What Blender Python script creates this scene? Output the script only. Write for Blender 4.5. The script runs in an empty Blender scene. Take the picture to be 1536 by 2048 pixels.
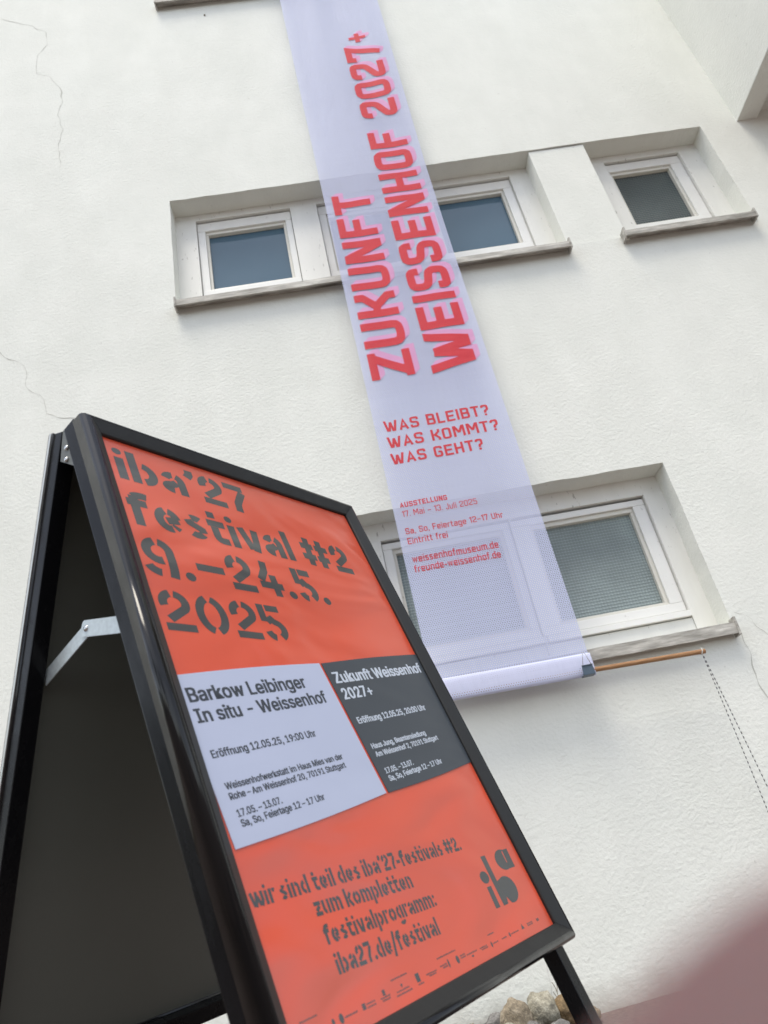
import bpy, bmesh, math, random, os
from mathutils import Vector, Matrix, noise

# ------------------------------------------------------------------ camera, light
SC = bpy.context.scene
COL = SC.collection
RW = ((0.9830897, 0.1700775, -0.0678842),
      (0.0211654, -0.4737443, -0.8804081),
      (-0.1818974, 0.8640833, -0.4693329))
cam_d = bpy.data.cameras.new('camera')
cam = bpy.data.objects.new('camera', cam_d)
COL.objects.link(cam)
cam.matrix_world = Matrix(RW).to_4x4()
# orthonormalise
q = cam.matrix_world.to_quaternion(); q.normalize()
cam.matrix_world = q.to_matrix().to_4x4()
cam_d.sensor_fit = 'VERTICAL'
cam_d.sensor_height = 36.0
cam_d.sensor_width = 27.0
cam_d.lens = 36.0 * 1485.0 / 2048.0
cam_d.clip_start = 0.002
cam_d.clip_end = 2000
cam_d.dof.use_dof = True
cam_d.dof.focus_distance = 1.75
cam_d.dof.aperture_fstop = 26.1 / 3.6          # a phone lens: about 3.6 mm of aperture
SC.camera = cam

W = bpy.data.worlds.new('World'); SC.world = W; W.use_nodes = True
nt = W.node_tree; nt.nodes.clear()
sky = nt.nodes.new('ShaderNodeTexSky'); sky.sky_type = 'NISHITA'; sky.sun_disc = False
SUN_EL, SUN_AZ = math.radians(70), math.radians(207)   # azimuth clockwise from +Y
sky.sun_elevation = SUN_EL; sky.sun_rotation = SUN_AZ
sky.air_density = 1.0; sky.dust_density = 1.0; sky.ozone_density = 1.0
hs = nt.nodes.new('ShaderNodeHueSaturation'); hs.inputs['Saturation'].default_value = 0.42
bgn = nt.nodes.new('ShaderNodeBackground'); bgn.inputs['Strength'].default_value = 0.15
out = nt.nodes.new('ShaderNodeOutputWorld')
# thin broken cloud over the clear-sky model
tcw = nt.nodes.new('ShaderNodeTexCoord'); mpw = nt.nodes.new('ShaderNodeMapping'); mpw.inputs['Scale'].default_value = (1.0, 1.6, 2.6)
mpw.inputs['Rotation'].default_value = (0.3, 0.5, 0.6)
cn = nt.nodes.new('ShaderNodeTexNoise'); cn.inputs['Scale'].default_value = 2.1; cn.inputs['Detail'].default_value = 6; cn.inputs['Distortion'].default_value = 0.4
rpw = nt.nodes.new('ShaderNodeValToRGB'); rpw.color_ramp.elements[0].position = 0.36; rpw.color_ramp.elements[0].color = (0.78, 0.80, 0.84, 1)
rpw.color_ramp.elements[1].position = 0.66; rpw.color_ramp.elements[1].color = (1.50, 1.48, 1.43, 1)
mxw = nt.nodes.new('ShaderNodeMix'); mxw.data_type = 'RGBA'; mxw.blend_type = 'MULTIPLY'; mxw.inputs[0].default_value = 1.0
nt.links.new(tcw.outputs['Generated'], mpw.inputs[0]); nt.links.new(mpw.outputs[0], cn.inputs['Vector']); nt.links.new(cn.outputs['Fac'], rpw.inputs[0])
nt.links.new(sky.outputs[0], hs.inputs['Color']); nt.links.new(hs.outputs[0], mxw.inputs[6]); nt.links.new(rpw.outputs[0], mxw.inputs[7])
nt.links.new(mxw.outputs[2], bgn.inputs[0])
nt.links.new(bgn.outputs[0], out.inputs[0])

sun_d = bpy.data.lights.new('sun', 'SUN'); sun_d.energy = 1.5; sun_d.angle = math.radians(26)
sun_d.color = (1.0, 0.92, 0.78)
sun = bpy.data.objects.new('sun', sun_d); COL.objects.link(sun)
sdir = Vector((math.sin(SUN_AZ) * math.cos(SUN_EL), math.cos(SUN_AZ) * math.cos(SUN_EL), math.sin(SUN_EL)))
sun.rotation_euler = sdir.to_track_quat('Z', 'Y').to_euler()

SC.view_settings.view_transform = 'Standard'
SC.view_settings.look = 'None'
SC.view_settings.gamma = 1.0
SC.view_settings.use_curve_mapping = False
SC.view_settings.exposure = 0.84
SC.render.engine = 'CYCLES'
SC.cycles.use_denoising = True
SC.cycles.max_bounces = 10
SC.cycles.transparent_max_bounces = 16

random.seed(4)
ROOTI = Matrix.Identity(4)

# ------------------------------------------------------------------ node helpers
class NT:
    def __init__(s, name):
        s.m = bpy.data.materials.new(name); s.m.use_nodes = True
        s.t = s.m.node_tree; s.t.nodes.clear()
        s.out = s.t.nodes.new('ShaderNodeOutputMaterial')
    def n(s, typ, **kw):
        nd = s.t.nodes.new(typ)
        for k, v in kw.items():
            if k in nd.inputs: nd.inputs[k].default_value = v
            else: setattr(nd, k, v)
        return nd
    def l(s, a, b): s.t.links.new(a, b)
    def math(s, op, a, b=None, c=None):
        nd = s.t.nodes.new('ShaderNodeMath'); nd.operation = op
        for i, x in enumerate((a, b, c)):
            if x is None: continue
            if isinstance(x, (int, float)): nd.inputs[i].default_value = x
            else: s.l(x, nd.inputs[i])
        return nd.outputs[0]
    def ramp(s, fac, stops):
        nd = s.t.nodes.new('ShaderNodeValToRGB')
        el = nd.color_ramp.elements
        while len(el) < len(stops): el.new(0.5)
        for e, (p, c) in zip(el, stops):
            e.position = p; e.color = (c[0], c[1], c[2], 1) if not isinstance(c, (int, float)) else (c, c, c, 1)
        s.l(fac, nd.inputs[0]); return nd.outputs[0]
    def mix(s, fac, a, b, mode='MIX'):
        nd = s.t.nodes.new('ShaderNodeMix'); nd.data_type = 'RGBA'; nd.blend_type = mode
        for sock, x in ((nd.inputs[0], fac), (nd.inputs[6], a), (nd.inputs[7], b)):
            if isinstance(x, (int, float)): sock.default_value = x
            elif isinstance(x, tuple): sock.default_value = (x[0], x[1], x[2], 1)
            else: s.l(x, sock)
        return nd.outputs[2]
    def noise(s, vec, scale, detail=4, rough=0.55, dist=0.0):
        nd = s.n('ShaderNodeTexNoise'); nd.inputs['Scale'].default_value = scale
        nd.inputs['Detail'].default_value = detail; nd.inputs['Roughness'].default_value = rough
        nd.inputs['Distortion'].default_value = dist
        s.l(vec, nd.inputs['Vector']); return nd.outputs['Fac']
    def coord(s, scale=(1, 1, 1)):
        tc = s.n('ShaderNodeTexCoord'); mp = s.n('ShaderNodeMapping')
        mp.inputs['Scale'].default_value = scale
        s.l(tc.outputs['Object'], mp.inputs[0]); return mp.outputs[0]
    def bump(s, h, strength=0.5, dist=0.002, normal=None):
        nd = s.n('ShaderNodeBump'); nd.inputs['Strength'].default_value = strength
        nd.inputs['Distance'].default_value = dist; s.l(h, nd.inputs['Height'])
        if normal is not None: s.l(normal, nd.inputs['Normal'])
        return nd.outputs[0]
    def bsdf(s, color, rough=0.5, metal=0.0, ior=1.5, normal=None, coat=0.0, coat_rough=0.1, coat_normal=None, sub=0.0):
        p = s.n('ShaderNodeBsdfPrincipled')
        for k, x in (('Base Color', color), ('Roughness', rough), ('Metallic', metal), ('IOR', ior), ('Coat Weight', coat), ('Coat Roughness', coat_rough), ('Subsurface Weight', sub)):
            if isinstance(x, tuple): p.inputs[k].default_value = (x[0], x[1], x[2], 1)
            elif isinstance(x, (int, float)): p.inputs[k].default_value = x
            else: s.l(x, p.inputs[k])
        if normal is not None: s.l(normal, p.inputs['Normal'])
        if coat_normal is not None: s.l(coat_normal, p.inputs['Coat Normal'])
        return p
    def done(s, shader):
        s.l(shader.outputs[0] if hasattr(shader, 'outputs') else shader, s.out.inputs[0]); return s.m

# ------------------------------------------------------------------ materials
def mat_stucco():
    s = NT('white_render'); v = s.coord()
    warp = s.noise(v, 3.0, 3)
    fine = s.noise(v, 75, 3, 0.6)
    vs = s.coord((1.0, 1.0, 1.45))
    mid = s.noise(vs, 38, 3, 0.55, 0.3)
    big = s.noise(v, 6, 3)
    patch = s.ramp(s.noise(v, 1.1, 4), [(0.35, 0.55), (0.65, 1.0)])
    h = s.math('ADD', s.math('MULTIPLY', mid, 0.8), s.math('MULTIPLY', fine, 0.8))
    h = s.math('MULTIPLY', h, patch)
    h = s.math('ADD', h, s.math('MULTIPLY', big, 0.8))
    nrm = s.bump(h, 0.5, 0.0054)
    c = s.mix(s.ramp(warp, [(0.3, 0.0), (0.7, 1.0)]), (0.735, 0.745, 0.69), (0.78, 0.785, 0.73))
    c = s.mix(s.ramp(s.noise(s.coord((1.6, 1, 0.55)), 2.3, 5, 0.65), [(0.42, 0.10), (0.62, 0.0)]), c, (0.50, 0.50, 0.45))
    pit = s.ramp(s.noise(v, 46, 2, 0.5), [(0.71, 0.0), (0.76, 1.0)])
    c = s.mix(s.math('MULTIPLY', pit, 0.35), c, (0.42, 0.41, 0.37))
    # dirty splash band just above the ground
    sep = s.n('ShaderNodeSeparateXYZ'); s.l(v, sep.inputs[0])
    z = s.math('ADD', sep.outputs[2], s.math('MULTIPLY', s.noise(v, 9, 4), 0.14))
    d = s.ramp(s.math('MULTIPLY_ADD', z, 1.0, 1.0), [(0.66, 1.0), (0.76, 0.0)])
    c = s.mix(s.math('MULTIPLY', d, 0.55), c, (0.30, 0.27, 0.22))
    return s.done(s.bsdf(c, 0.88, normal=nrm, ior=1.35))

def mat_paint(name, col, rough=0.45, wear=0.5, grain=(1, 1, 1)):
    s = NT(name); v = s.coord(grain)
    w = s.ramp(s.noise(v, 28, 5, 0.6), [(0.665, 0.0), (0.69, 1.0)])
    g = s.noise(v, 5, 3)
    c = s.mix(s.ramp(g, [(0.3, 0.0), (0.7, 1.0)]), tuple(x * 0.93 for x in col), col)
    c = s.mix(s.math('MULTIPLY', w, wear), c, (0.22, 0.20, 0.17))
    h = s.math('ADD', s.noise(v, 60, 3), s.math('MULTIPLY', w, -1.0))
    return s.done(s.bsdf(c, rough, normal=s.bump(h, 0.25, 0.001)))

def mat_sill():
    s = NT('weathered_sill'); v = s.coord((0.4, 3, 3))
    c = s.ramp(s.noise(v, 14, 6, 0.65), [(0.32, (0.22, 0.21, 0.18)), (0.52, (0.42, 0.40, 0.36)), (0.68, (0.66, 0.64, 0.58))])
    return s.done(s.bsdf(c, 0.7, normal=s.bump(s.noise(v, 40, 4), 0.4, 0.002)))

def mat_pane(name, col, rough=0.02, ior=1.9):
    s = NT(name); v = s.coord()
    wob = s.noise(v, 2.2, 2)
    return s.done(s.bsdf(col, rough, ior=ior, normal=s.bump(wob, 0.1, 0.01)))

def mat_textured_pane(name, ca, cb, pitch=0.0155):
    s = NT(name); v = s.coord()
    sep = s.n('ShaderNodeSeparateXYZ'); s.l(v, sep.inputs[0])
    def tri(x, p):
        f = s.math('FRACT', s.math('DIVIDE', x, p))
        return s.math('ABSOLUTE', s.math('MULTIPLY_ADD', f, 2.0, -1.0))
    tx, tz = tri(sep.outputs[0], pitch), tri(sep.outputs[2], pitch)
    h = s.math('ADD', tx, tz)
    lz = s.ramp(tz, [(0.70, 0.0), (0.95, 1.0)]); lx = s.ramp(tx, [(0.72, 0.0), (0.95, 1.0)])
    k = s.math('ADD', s.math('MULTIPLY', lz, 0.55), s.math('MULTIPLY', s.math('MULTIPLY', lx, lz), 0.45))
    k2 = s.math('ADD', k, s.math('MULTIPLY', lx, 0.2))
    big = s.ramp(s.noise(v, 2.0, 3), [(0.3, 0.7), (0.7, 1.15)])
    c = s.mix(k2, ca, cb)
    c = s.mix(1.0, c, big, 'MULTIPLY')
    return s.done(s.bsdf(c, 0.3, ior=1.5, normal=s.bump(h, 0.55, 0.004)))

def fabric_hole(s, px=0.0098, pz=0.0082, r=0.00205):
    v = s.coord(); sep = s.n('ShaderNodeSeparateXYZ'); s.l(v, sep.inputs[0])
    vz = s.math('DIVIDE', sep.outputs[2], pz)
    row = s.math('FLOOR', vz)
    par = s.math('MODULO', s.math('ABSOLUTE', row), 2.0)
    ux = s.math('ADD', s.math('DIVIDE', sep.outputs[0], px), s.math('MULTIPLY', par, 0.5))
    fu = s.math('MULTIPLY', s.math('ADD', s.math('FRACT', ux), -0.5), px)
    fv = s.math('MULTIPLY', s.math('ADD', s.math('FRACT', vz), -0.5), pz)
    d2 = s.math('ADD', s.math('MULTIPLY', fu, fu), s.math('MULTIPLY', fv, fv))
    return s.math('LESS_THAN', d2, r * r), v

def mat_fabric(name, col, trans=0.30, thru=0.10, hole_r=0.00205, rough=0.7):
    s = NT(name); hole, v = fabric_hole(s, r=hole_r)
    weave = s.noise(s.coord((1, 1, 3)), 300, 2)
    n1 = s.noise(s.coord((6, 1, 1.2)), 2.2, 3)
    n2 = s.noise(s.coord((1, 1, 9)), 3.0, 3)
    nrm = s.bump(s.math('ADD', s.math('MULTIPLY', n1, 1.0), s.math('ADD', s.math('MULTIPLY', n2, 0.35), s.math('MULTIPLY', weave, 0.05))), 0.25, 0.02)
    d = s.bsdf(col, rough, normal=nrm)
    t = s.n('ShaderNodeBsdfTranslucent'); t.inputs[0].default_value = (col[0], col[1], col[2], 1)
    m1 = s.n('ShaderNodeMixShader'); m1.inputs[0].default_value = trans
    s.l(d.outputs[0], m1.inputs[1]); s.l(t.outputs[0], m1.inputs[2])
    tr = s.n('ShaderNodeBsdfTransparent')
    m2 = s.n('ShaderNodeMixShader')
    s.l(s.math('MAXIMUM', hole, thru), m2.inputs[0])
    s.l(m1.outputs[0], m2.inputs[1]); s.l(tr.outputs[0], m2.inputs[2])
    return s.done(m2)

def mat_poster(name, col, rough=0.33, wave=1.0, coat=0.5, spec_ior=1.5):
    s = NT(name); v = s.coord((1.0, 1.0, 1.0))
    vv = s.coord((2.2, 5.0, 1.0))
    w1 = s.noise(vv, 1.5, 2, 0.45, 0.5)
    nrm = s.bump(w1, 0.35 * wave, 0.03)
    g = s.noise(v, 900, 2)
    c = s.mix(s.math('MULTIPLY', g, 0.12), col, tuple(x * 0.8 for x in col))
    return s.done(s.bsdf(c, rough, normal=nrm, ior=spec_ior, coat=coat, coat_rough=0.16, coat_normal=nrm))

def mat_black(name, col=(0.012, 0.012, 0.014), rough=0.12, smear=0.0, metal=0.0, coat=0.0, ior=1.5):
    s = NT(name); v = s.coord((1, 0.35, 1))
    r = s.ramp(s.noise(v, 22, 5, 0.7), [(0.35, rough), (0.75, min(1.0, rough + smear))])
    nrm = s.bump(s.noise(v, 7, 4), 0.06, 0.004)
    return s.done(s.bsdf(col, r, metal=metal, ior=ior, normal=nrm, coat=coat, coat_rough=0.05))

def mat_simple(name, col, rough=0.5, metal=0.0, n=20, var=0.15, bump=0.1, ior=1.5, sub=0.0):
    s = NT(name); v = s.coord()
    g = s.noise(v, n, 4)
    c = s.mix(g, tuple(x * (1 - var) for x in col), tuple(min(1, x * (1 + var)) for x in col))
    return s.done(s.bsdf(c, rough, metal=metal, ior=ior, normal=s.bump(g, bump, 0.002), sub=sub))

def mat_stone(name, a, b, dark=0.5):
    s = NT(name); v = s.coord()
    n1 = s.noise(v, 38, 6, 0.65); n2 = s.noise(v, 130, 4, 0.7)
    c = s.ramp(n1, [(0.3, tuple(x * dark for x in a)), (0.5, a), (0.7, b)])
    c = s.mix(s.ramp(n2, [(0.42, 0.5), (0.6, 0.0)]), c, tuple(x * 0.35 for x in a))
    return s.done(s.bsdf(c, 0.85, normal=s.bump(s.math('ADD', n1, n2), 0.8, 0.006)))

def mat_ground():
    s = NT('paving_surface'); v = s.coord()
    n1 = s.noise(v, 2.2, 5); n2 = s.noise(v, 60, 5, 0.7); n3 = s.noise(v, 260, 2)
    c = s.ramp(n1, [(0.3, (0.13, 0.10, 0.09)), (0.7, (0.21, 0.165, 0.15))])
    c = s.mix(s.ramp(n2, [(0.4, 0.55), (0.62, 0.0)]), c, (0.07, 0.055, 0.05))
    return s.done(s.bsdf(c, 0.9, normal=s.bump(s.math('ADD', n2, n3), 0.6, 0.004)))

def mat_wood():
    s = NT('rod_wood'); v = s.coord((1.2, 14, 14))
    c = s.ramp(s.noise(v, 14, 4, 0.6), [(0.3, (0.22, 0.105, 0.04)), (0.7, (0.42, 0.22, 0.095))])
    return s.done(s.bsdf(c, 0.5))

M = dict(
    stucco=mat_stucco(),
    white=mat_paint('white_window_paint', (0.76, 0.755, 0.71), 0.4, 0.55, (2.5, 1, 0.7)),
    sash=mat_paint('white_sash_paint', (0.80, 0.795, 0.76), 0.35, 0.25),
    bead=mat_paint('glazing_bead_paint', (0.70, 0.68, 0.61), 0.5, 0.3),
    sill=mat_sill(),
    gap=mat_simple('window_gap_dark', (0.03, 0.03, 0.03), 0.8),
    pane=mat_pane('window_pane_clear', (0.072, 0.130, 0.180), 0.02, 1.5),
    pane_dark=mat_textured_pane('pane_patterned_dark', (0.062, 0.078, 0.078), (0.15, 0.185, 0.175)),
    pane_light=mat_textured_pane('pane_patterned_light', (0.24, 0.29, 0.29), (0.46, 0.54, 0.53), 0.0145),
    crack=mat_simple('crack_shadow_dirt', (0.47, 0.465, 0.42), 0.95),
    fabric=mat_fabric('banner_mesh_fabric', (0.58, 0.61, 0.81), 0.16, 0.10, 0.0024),
    hem=mat_fabric('banner_hem_fabric', (0.66, 0.68, 0.86), 0.10, 0.0, 0.0016),
    red=mat_fabric('banner_red_print', (0.66, 0.030, 0.045), 0.08, 0.0, 0.0016),
    red_small=mat_fabric('banner_red_small_print', (0.60, 0.035, 0.05), 0.08, 0.0, 0.0004),
    pink=mat_fabric('banner_pink_print', (0.74, 0.36, 0.60), 0.10, 0.0, 0.0016),
    orange=mat_poster('poster_orange_print', (0.64, 0.076, 0.030), 0.36, 1.5, 0.5),
    ink=mat_poster('poster_grey_ink', (0.044, 0.046, 0.045), 0.36, 1.5, 0.5),
    paper=mat_poster('white_paper_sheet', (0.44, 0.48, 0.62), 0.6, 0.4, 0.12),
    paper_dark=mat_poster('dark_paper_sheet', (0.034, 0.043, 0.055), 0.5, 0.5, 0.3),
    ink_black=mat_poster('black_ink', (0.035, 0.042, 0.055), 0.6, 0.4, 0.1),
    ink_white=mat_poster('white_ink', (0.55, 0.60, 0.68), 0.6, 0.4, 0.1),
    snap_matte=mat_black('black_anodised_bevel', (0.007, 0.007, 0.0065), 0.5, 0.1, 0.0, 0.0),
    snap=mat_black('black_anodised_frame', (0.007, 0.007, 0.008), 0.09, 0.10, 0.0, 0.0, 1.42),
    tube=mat_black('black_gloss_tube', (0.006, 0.006, 0.007), 0.07, 0.40, 0.0, 0.0, 1.25),
    panel=mat_simple('dark_grey_backing_panel', (0.11, 0.115, 0.10), 0.36, 0, 3, 0.12, 0.03),
    alu=mat_simple('bare_aluminium_edge', (0.55, 0.54, 0.50), 0.35, 0.9, 40, 0.1, 0.05),
    zinc=mat_simple('galvanised_steel', (0.50, 0.55, 0.56), 0.36, 0.4, 160, 0.25, 0.15),
    chrome=mat_simple('screw_steel', (0.6, 0.6, 0.6), 0.2, 1.0, 40, 0.1, 0.02),
    clip=mat_simple('clip_blue_grey', (0.055, 0.085, 0.12), 0.35),
    wood=mat_wood(),
    cordw=mat_simple('cord_white', (0.72, 0.72, 0.68), 0.8),
    cordb=mat_simple('cord_dark', (0.10, 0.10, 0.10), 0.8),
    ground=mat_ground(),
    soil=mat_simple('garden_soil', (0.085, 0.065, 0.045), 0.95, 0, 90, 0.5, 0.8),
    st1=mat_stone('stone_buff', (0.33, 0.27, 0.19), (0.44, 0.38, 0.29)),
    st2=mat_stone('stone_grey', (0.22, 0.21, 0.20), (0.36, 0.35, 0.33)),
    st3=mat_stone('stone_brown', (0.25, 0.17, 0.085), (0.36, 0.26, 0.15)),
    st4=mat_stone('stone_pale', (0.40, 0.37, 0.29), (0.55, 0.52, 0.43), 0.4),
    twig=mat_simple('dry_stalk', (0.16, 0.13, 0.07), 0.8),
    bark=mat_simple('tree_bark', (0.10, 0.08, 0.06), 0.9),
    leaf=mat_simple('tree_leaf', (0.05, 0.085, 0.025), 0.6, 0, 3, 0.4),
    skin=mat_simple('skin', (0.125, 0.075, 0.076), 0.6, 0, 60, 0.1, 0.1, 1.4, 0.15),  # the finger's shade is put into this colour, darker than bare skin
    sliver_w=mat_simple('sliver_white', (0.7, 0.7, 0.72), 0.4),
    sliver_o=mat_simple('sliver_amber', (0.55, 0.30, 0.06), 0.4),
)

# ------------------------------------------------------------------ object helpers
def link(name, me, mat=None, parent=None, **props):
    o = bpy.data.objects.new(name, me); COL.objects.link(o)
    if mat is not None:
        mats = mat if isinstance(mat, (list, tuple)) else [mat]
        for m_ in mats: me.materials.append(m_)
    if parent is not None: o.parent = parent
    for k, v in props.items(): o[k] = v
    return o

def mesh_pf(name, V, F, mat, parent=None, smooth=False, **props):
    me = bpy.data.meshes.new(name); me.from_pydata([tuple(v) for v in V], [], F); me.update()
    if smooth:
        for p in me.polygons: p.use_smooth = True
    return link(name, me, mat, parent, **props)

def mesh_bm(name, bm, mat, parent=None, smooth=False, **props):
    bmesh.ops.recalc_face_normals(bm, faces=bm.faces)
    me = bpy.data.meshes.new(name); bm.to_mesh(me); bm.free()
    if smooth:
        for p in me.polygons: p.use_smooth = True
    return link(name, me, mat, parent, **props)

def box_bm(bm, x0, x1, y0, y1, z0, z1, bev=0.0, seg=1):
    b = bmesh.new()
    vs = [b.verts.new((x, y, z)) for x in (x0, x1) for y in (y0, y1) for z in (z0, z1)]
    for f in ((0, 1, 3, 2), (4, 6, 7, 5), (0, 4, 5, 1), (2, 3, 7, 6), (0, 2, 6, 4), (1, 5, 7, 3)):
        b.faces.new([vs[i] for i in f])
    bmesh.ops.recalc_face_normals(b, faces=b.faces)
    if bev > 0:
        bmesh.ops.bevel(b, geom=b.edges[:], offset=bev, segments=seg, affect='EDGES', profile=0.7)
    tmp = bpy.data.meshes.new('t'); b.to_mesh(tmp); b.free(); bm.from_mesh(tmp); bpy.data.meshes.remove(tmp)

def box(name, x0, x1, y0, y1, z0, z1, mat, parent=None, bev=0.003, seg=2, **props):
    bm = bmesh.new(); box_bm(bm, x0, x1, y0, y1, z0, z1, bev, seg)
    return mesh_bm(name, bm, mat, parent, **props)

def empty(name, loc=(0, 0, 0), **props):
    o = bpy.data.objects.new(name, None); COL.objects.link(o); o.location = loc
    o.empty_display_size = 0.1
    for k, v in props.items(): o[k] = v
    return o

def tube_bm(bm, pts, r, n=8, cap=True, radii=None):
    pts = [Vector(p) for p in pts]; rings = []
    up = Vector((0.123, 0.457, 0.88)).normalized()
    for i, p in enumerate(pts):
        t = (pts[min(i + 1, len(pts) - 1)] - pts[max(i - 1, 0)]).normalized()
        a = t.cross(up).normalized(); b = t.cross(a).normalized()
        rr = radii[i] if radii else r
        rings.append([bm.verts.new(p + (a * math.cos(2 * math.pi * k / n) + b * math.sin(2 * math.pi * k / n)) * rr) for k in range(n)])
    for i in range(len(rings) - 1):
        for k in range(n):
            bm.faces.new((rings[i][k], rings[i][(k + 1) % n], rings[i + 1][(k + 1) % n], rings[i + 1][k]))
    if cap:
        bm.faces.new(rings[0]); bm.faces.new(rings[-1])

# ------------------------------------------------------------------ lettering: stroke engine
def offset_poly(pts, t, closed=False):
    """quads of a constant-width stroke with mitred joints"""
    P = [Vector((p[0], p[1])) for p in pts]; n = len(P); L = []; R = []
    for i in range(n):
        if closed: a = (P[i] - P[i - 1]).normalized(); b = (P[(i + 1) % n] - P[i]).normalized()
        else:
            a = (P[i] - P[i - 1]).normalized() if i > 0 else (P[1] - P[0]).normalized()
            b = (P[i + 1] - P[i]).normalized() if i < n - 1 else a
        na = Vector((-a.y, a.x)); nb = Vector((-b.y, b.x)); m = (na + nb)
        if m.length < 1e-4: m = na
        m.normalize(); k = min(2.2, 1.0 / max(0.3, m.dot(na)))
        L.append(P[i] + m * (t / 2 * k)); R.append(P[i] - m * (t / 2 * k))
    q = []
    for i in range(n if closed else n - 1):
        j = (i + 1) % n
        q.append([R[i], R[j], L[j], L[i]])
    return q

def arc(cx, cy, rx, ry, a0, a1, n=14):
    return [(cx + rx * math.cos(math.radians(a0 + (a1 - a0) * i / n)), cy + ry * math.sin(math.radians(a0 + (a1 - a0) * i / n))) for i in range(n + 1)]

def rnd(pts, r=0.09, closed=False, n=3):
    """round / chamfer the corners of a polyline"""
    P = [Vector(p) for p in pts]; out_ = []; m = len(P)
    for i in range(m):
        if not closed and i in (0, m - 1): out_.append(tuple(P[i])); continue
        a, b, c = P[i - 1], P[i], P[(i + 1) % m]
        d1 = (a - b); d2 = (c - b); rr = min(r, d1.length * 0.49, d2.length * 0.49)
        p0 = b + d1.normalized() * rr; p1 = b + d2.normalized() * rr
        for k in range(n + 1):
            u = k / n
            out_.append(tuple(p0 * (1 - u) ** 2 + b * (2 * u * (1 - u)) + p1 * u * u))
    return out_

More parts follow.
